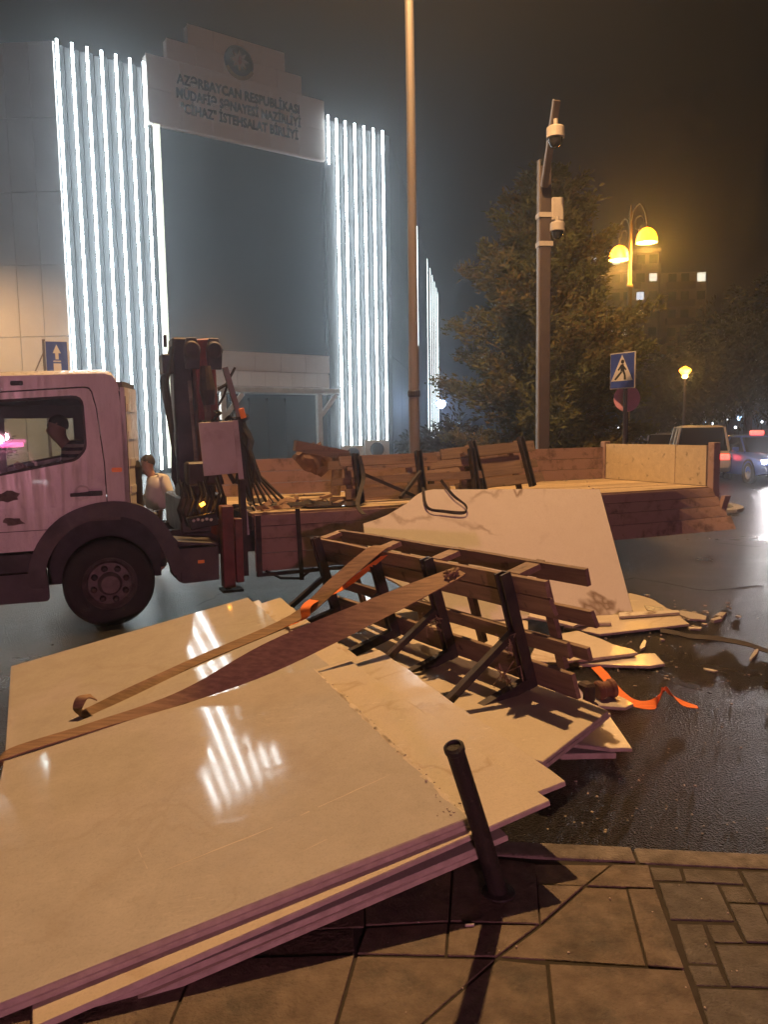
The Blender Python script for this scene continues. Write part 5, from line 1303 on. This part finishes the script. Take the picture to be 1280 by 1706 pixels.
bd_ = skin('body', slim(J, ('pelvis', 'belly', 'chest', 'shl', 'shr', 'ell', 'elr')), E_, 'pelvis', 'skin', dv)
JS = {k: (J[k][0], (J[k][1][0] + .014, J[k][1][1] + .014) if isinstance(J[k][1], tuple) else J[k][1] + .014) for k in ('pelvis', 'belly', 'chest', 'shl', 'shr', 'ell', 'elr')}
JS['collar'] = (V((-.295, .485, 1.675)), .068)
skin('shirt', JS, [('pelvis', 'belly'), ('belly', 'chest'), ('chest', 'collar'), ('chest', 'shl'), ('chest', 'shr'), ('shl', 'ell'), ('shr', 'elr')], 'pelvis', 'stripe', dv)
head_parts(dv, (-.365, .46, 1.845), .088, (-1, -.05, 0))
# man in a white shirt on the far side of the truck
mn = thing('person', 'man in a white long-sleeved shirt stooping behind the truck beside the crane', 'person', mw=TM @ Matrix.Translation((.80, 2.62, 0)))
J = {'pelvis': (V((0, 0, .80)), (.15, .13)), 'waist': (V((.0, 0, .92)), (.15, .12)), 'chest': (V((-.02, 0, 1.14)), (.17, .13)), 'nb': (V((-.045, -.005, 1.225)), .06), 'neck': (V((-.085, -.01, 1.275)), .055),
     'jaw': (V((-.12, -.01, 1.325)), (.062, .07)), 'head': (V((-.115, -.01, 1.40)), (.078, .09)), 'crown': (V((-.095, -.01, 1.455)), (.066, .075)), 'nose': (V((-.21, -.01, 1.36)), .013),
     'shr': (V((.06, -.17, 1.20)), .062), 'elr': (V((.12, -.20, .98)), .046), 'wrr': (V((.13, -.19, .80)), .033),
     'shl': (V((.0, .18, 1.20)), .062), 'ell': (V((-.08, .22, .98)), .046), 'wrl': (V((-.20, .18, .84)), .033),
     'kr': (V((-.05, -.10, .44)), .072), 'ar': (V((.02, -.10, .09)), .045), 'tr': (V((-.13, -.10, .035)), .035), 'kl': (V((-.06, .10, .44)), .072), 'al': (V((.02, .10, .09)), .045), 'tl': (V((-.13, .10, .035)), .035)}
E_ = [('pelvis', 'waist'), ('waist', 'chest'), ('chest', 'nb'), ('nb', 'neck'), ('neck', 'jaw'), ('jaw', 'head'), ('head', 'crown'), ('jaw', 'nose'), ('chest', 'shr'), ('shr', 'elr'), ('elr', 'wrr'), ('chest', 'shl'), ('shl', 'ell'), ('ell', 'wrl'),
      ('pelvis', 'kr'), ('kr', 'ar'), ('ar', 'tr'), ('pelvis', 'kl'), ('kl', 'al'), ('al', 'tl')]
hand(J, E_, J['wrr'][0], 'wrr', (.02, 0, -1), (1, .1, 0)); hand(J, E_, J['wrl'][0], 'wrl', (-.6, 0, -.8), (0, 1, 0))
skin('body', slim(J, ('pelvis', 'waist', 'chest', 'shl', 'shr', 'ell', 'elr', 'kr', 'kl', 'ar', 'al')), E_, 'pelvis', 'skin', mn)
def grow(keys, g): return {k: (J[k][0], (J[k][1][0] + g, J[k][1][1] + g) if isinstance(J[k][1], tuple) else J[k][1] + g) for k in keys}
JS = grow(('waist', 'chest', 'shr', 'elr', 'wrr', 'shl', 'ell', 'wrl'), .02); JS['hem'] = (V((.0, 0, .80)), (.172, .15)); JS['collar'] = (V((-.05, -.005, 1.245)), .07)
JS['wrr'] = (V((.13, -.19, .825)), .042); JS['wrl'] = (V((-.185, .182, .86)), .042)
skin('shirt', JS, [('hem', 'waist'), ('waist', 'chest'), ('chest', 'collar'), ('chest', 'shr'), ('shr', 'elr'), ('elr', 'wrr'), ('chest', 'shl'), ('shl', 'ell'), ('ell', 'wrl')], 'hem', 'shirt_w', mn)
JT = grow(('pelvis', 'kr', 'ar', 'kl', 'al'), .014)
skin('trousers', JT, [('pelvis', 'kr'), ('kr', 'ar'), ('pelvis', 'kl'), ('kl', 'al')], 'pelvis', 'trouser', mn)
head_parts(mn, (-.115, -.01, 1.40), .088, (-1, 0, -.15))

# ================================================================== cars
def car(name, label, loc, rz, paint, L=4.4, W=1.76, H=1.45, boxy=0.0, group=None, lights='head_s', taxi=False, tail=False, headE=0, lc=(1, .95, .9)):
    t = thing(name, label, 'car', loc, rz, group); hw = W / 2; hl = L / 2
    prof = [(-hl, .42, .78, .86), (-hl + .12, .30, .92, .93), (-hl + .6, .24, .97, 1.0), (-.4, .22, .97, 1.0), (.75, .22, .95, 1.0), (hl - .55, .24, .84, .98), (hl - .15, .30, .74, .92), (hl, .40, .62, .8)]
    rings = []
    for x, zb, zt, k in prof:
        w = hw * k; rings.append([(x, -w * .92, zb), (x, -w, zb + .12), (x, -w, (zb + zt) / 2 + .05), (x, -w * .97, zt - .07), (x, -w * .86, zt), (x, w * .86, zt), (x, w * .97, zt - .07), (x, w, (zb + zt) / 2 + .05), (x, w, zb + .12), (x, w * .92, zb)])
    bdy = autosmooth(MB().loft(rings).build('body', paint, t), 40)
    xr, xf = -hl + .35 + .25 * (1 - boxy), hl - 1.25
    tr0, tr1 = xr + .55 * (1 - boxy) + .1, xf - .75
    def ring(z, x0, x1, w): return [(x0, -w * .9, z), (x0 + .12, -w, z), (x1 - .2, -w, z), (x1, -w * .82, z), (x1, w * .82, z), (x1 - .2, w, z), (x0 + .12, w, z), (x0, w * .9, z)]
    MB().loft([ring(.93, xr, xf, hw * .90), ring(1.15, xr + (tr0 - xr) * .45, xf - (xf - tr1) * .45, hw * .83), ring(H - .07, tr0 - .02, tr1 + .05, hw * .70)]).build('windows', 'carglass', t)
    rf = autosmooth(MB().loft([ring(H - .075, tr0 - .05, tr1 + .08, hw * .73), ring(H - .03, tr0, tr1, hw * .70), ring(H, tr0 + .2, tr1 - .25, hw * .55)]).build('roof', paint, t), 50)
    for s in (-1, 1):
        for (xa, xb) in ((xf - .03, tr1 + .08), (xr + .06, tr0), ((xf + xr) / 2 - .2, (tr0 + tr1) / 2 - .15)):
            MB().bar((xa, s * hw * .885, .93), (xb, s * hw * .735, H - .06), .05, .06).build('pillar', paint, rf)
        MB().obox((xf - .25, s * (hw + .09), 1.02), (.06, 0, 0), (0, .09, 0), (0, 0, .065)).build('mirror', paint, t, bev=.02)
        MB().obox((hl - .12, s * hw * .68, .66), (.07, 0, 0), (0, .16, 0), (.0, 0, .07)).build('headlight', lights if not tail else 'chrome', t, bev=.02)
        MB().obox((-hl + .03, s * hw * .68, .76), (.05, 0, 0), (0, .15, 0), (0, 0, .09)).build('tail_light', 'tail', t, bev=.02)
        for x in (-hl * .62, hl * .64):
            wt = MB().lathe([(.20, .0), (.29, .01), (.315, -.02), (.315, -.18), (.29, -.2), (.2, -.2)], (x, s * (hw + .005), .315), (0, s, 0), 24).build('wheel', 'tyre', t)
            MB().lathe([(.21, -.005), (.20, -.03), (.06, -.04), (.05, .0), (0, .002)], (x, s * (hw + .005), .315), (0, s, 0), 10).build('rim', 'chrome', wt)
            MB().lathe([(.35, .0), (.40, .012), (.40, -.05), (.35, -.05)], (x, s * hw, .33), (0, s, 0), 24).build('wheel_arch', 'black', t)
        for x in (.1, -.75): MB().box((x - .1, s * hw - .012 if s > 0 else -hw - .02, .74), (x + .08, s * hw + .02 if s > 0 else -hw + .012, .77)).build('door_handle', 'chrome', t)
    MB().box((hl - .06, -.45, .42), (hl + .02, .45, .56)).build('grille', 'black', t); MB().box((hl + .0, -.26, .36), (hl + .03, .26, .46)).build('number_plate', 'white_s', t)
    if taxi:
        tb_ = MB().obox((-.05, 0, H + .07), (.07, 0, 0), (0, .22, 0), (0, 0, .07)).build('taxi_sign', 'taxi', t, bev=.03)
    if headE:
        for s in (-1, 1):
            l_ = lamp('headlight_beam', 'SPOT', (hl + .05, s * hw * .68, .67), lc, headE, t, .06, spot_size=rad(95), spot_blend=.8)
            l_.rotation_euler = (rad(87), 0, rad(-90))
    return t
def aim(p, q): return math.atan2(q[1] - p[1], q[0] - p[0])
p = at_z(1272, 808, 0); pc = V((p.x + .85, p.y + 2.2, 0))
car('taxi_car', 'blue taxi with bright headlights and red roof sign at the right edge', pc, rad(-92), 'paint_b', lights='head', taxi=True, headE=170, lc=(1, .93, .95))
p = at_y(1160, 740, 27); car('white_van', 'tall white car with open front door seen above the tailgate', (p.x, 27, 0), rad(74), 'paint_w', 4.5, 1.85, 1.78, .9, None, 'head_s', tail=True)
dr_ = bpy.data.objects.new('x', None)
p = at_y(1098, 735, 33); car('silver_car', 'small silver car left of the tall white car', (p.x, 33, 0), rad(80), 'paint_s', 4.3, 1.75, 1.5, .7, None, 'head_s')
p = at_y(1063, 735, 38); car('dark_car', 'dark car with lit headlights partly behind the crossing sign post', (p.x, 38, 0), rad(-100), 'paint_k', 4.3, 1.75, 1.48, .3, None, 'head_s')
p = at_y(1010, 735, 40); car('dark_car', 'dark car glimpsed below the conifer foliage', (p.x, 40, 0), rad(-160), 'paint_k', 4.4, 1.75, 1.45, .2, None, 'head_s')
# emergency vehicle behind the photographer: its beacon gives the pink light on every face turned this way
ev = car('emergency_car', 'white emergency car with pink roof beacon behind the viewpoint', (2.0, -6.9, 0), rad(105), 'paint_w', 4.5, 1.8, 1.46, .2)
lbk = MB().box((-.15, -.62, 1.47), (.15, .62, 1.52)).build('light_bar', 'black', ev)
MB().box((-.12, -.60, 1.522), (.12, -.06, 1.64)).build('beacon_lens', 'pinklight', lbk, bev=.02); MB().box((-.12, .06, 1.522), (.12, .60, 1.64)).build('beacon_lens', 'pinkwhite', lbk, bev=.02)
pk = lamp('beacon_light', 'POINT', (.3, 0, 1.72), PINK, 1100, ev, .10)
# far lights among the trees
for i, (px, py, Y, r, mt, lb) in enumerate(((1178, 705, 70, .16, 'far_light', 'small cyan light beyond the trees above the white car'), (1187, 706, 72, .12, 'far_light_w', 'small white light next to the cyan light above the white car'),
        (1233, 697, 75, .24, 'far_light', 'bluish flood lamp far beyond the trees above the taxi'), (1226, 712, 75, .12, 'far_light_w', 'faint white lamp below the bluish flood lamp'), (1212, 700, 80, .1, 'far_light_w', 'tiny white lamp left of the bluish flood lamp'),
        (765, 706, 60, .12, 'far_light', 'small blue light through the shrubs right of the lit wing'), (778, 710, 62, .14, 'far_light', 'second small blue light below the conifer'),
        (1004, 722, 50, .06, 'far_light_w', 'tiny white light left of the crossing sign post'), (1030, 713, 50, .07, 'far_light_w', 'tiny white light beside the crossing sign post'), (1270, 703, 70, .10, 'far_light_w', 'tiny white lamp at the right edge above the taxi'))):
    p = at_y(px, py, Y); f_ = thing('lamp_post', lb, 'lamp', (p.x, Y, 0), 0, 'far lights beyond the trees')
    MB().tube([(0, .1, 0), (0, .1, p.z)], .04, 6).build('post', 'pole_d', f_)
    MB().lathe([(0, -r), (r * .7, -r * .7), (r, 0), (r * .7, r * .7), (0, r)], (0, 0, p.z), (0, 0, 1), 10).build('lamp_globe', mt, f_, smooth=True)

# ================================================================== haze volume added to stand in for lens bloom
hz = MB().box((-950, -70, -1), (950, 1450, 34)).mesh('haze', 'dark')
hz.materials.clear(); hm = bpy.data.materials.new('bloom_haze'); hm.use_nodes = True
hn, hl_ = hm.node_tree.nodes, hm.node_tree.links; hn.remove(hn['Principled BSDF'])
pv_ = hn.new('ShaderNodeVolumePrincipled'); pv_.inputs['Color'].default_value = (.82, .9, 1.0, 1); pv_.inputs['Density'].default_value = .0040; pv_.inputs['Anisotropy'].default_value = .87
hl_.new(pv_.outputs[0], hn['Material Output'].inputs['Volume'])
hz.materials.append(hm); ho = link('haze', hz); tag(ho, 'thin haze added to imitate lens bloom around the light tubes', 'haze', kind='stuff')
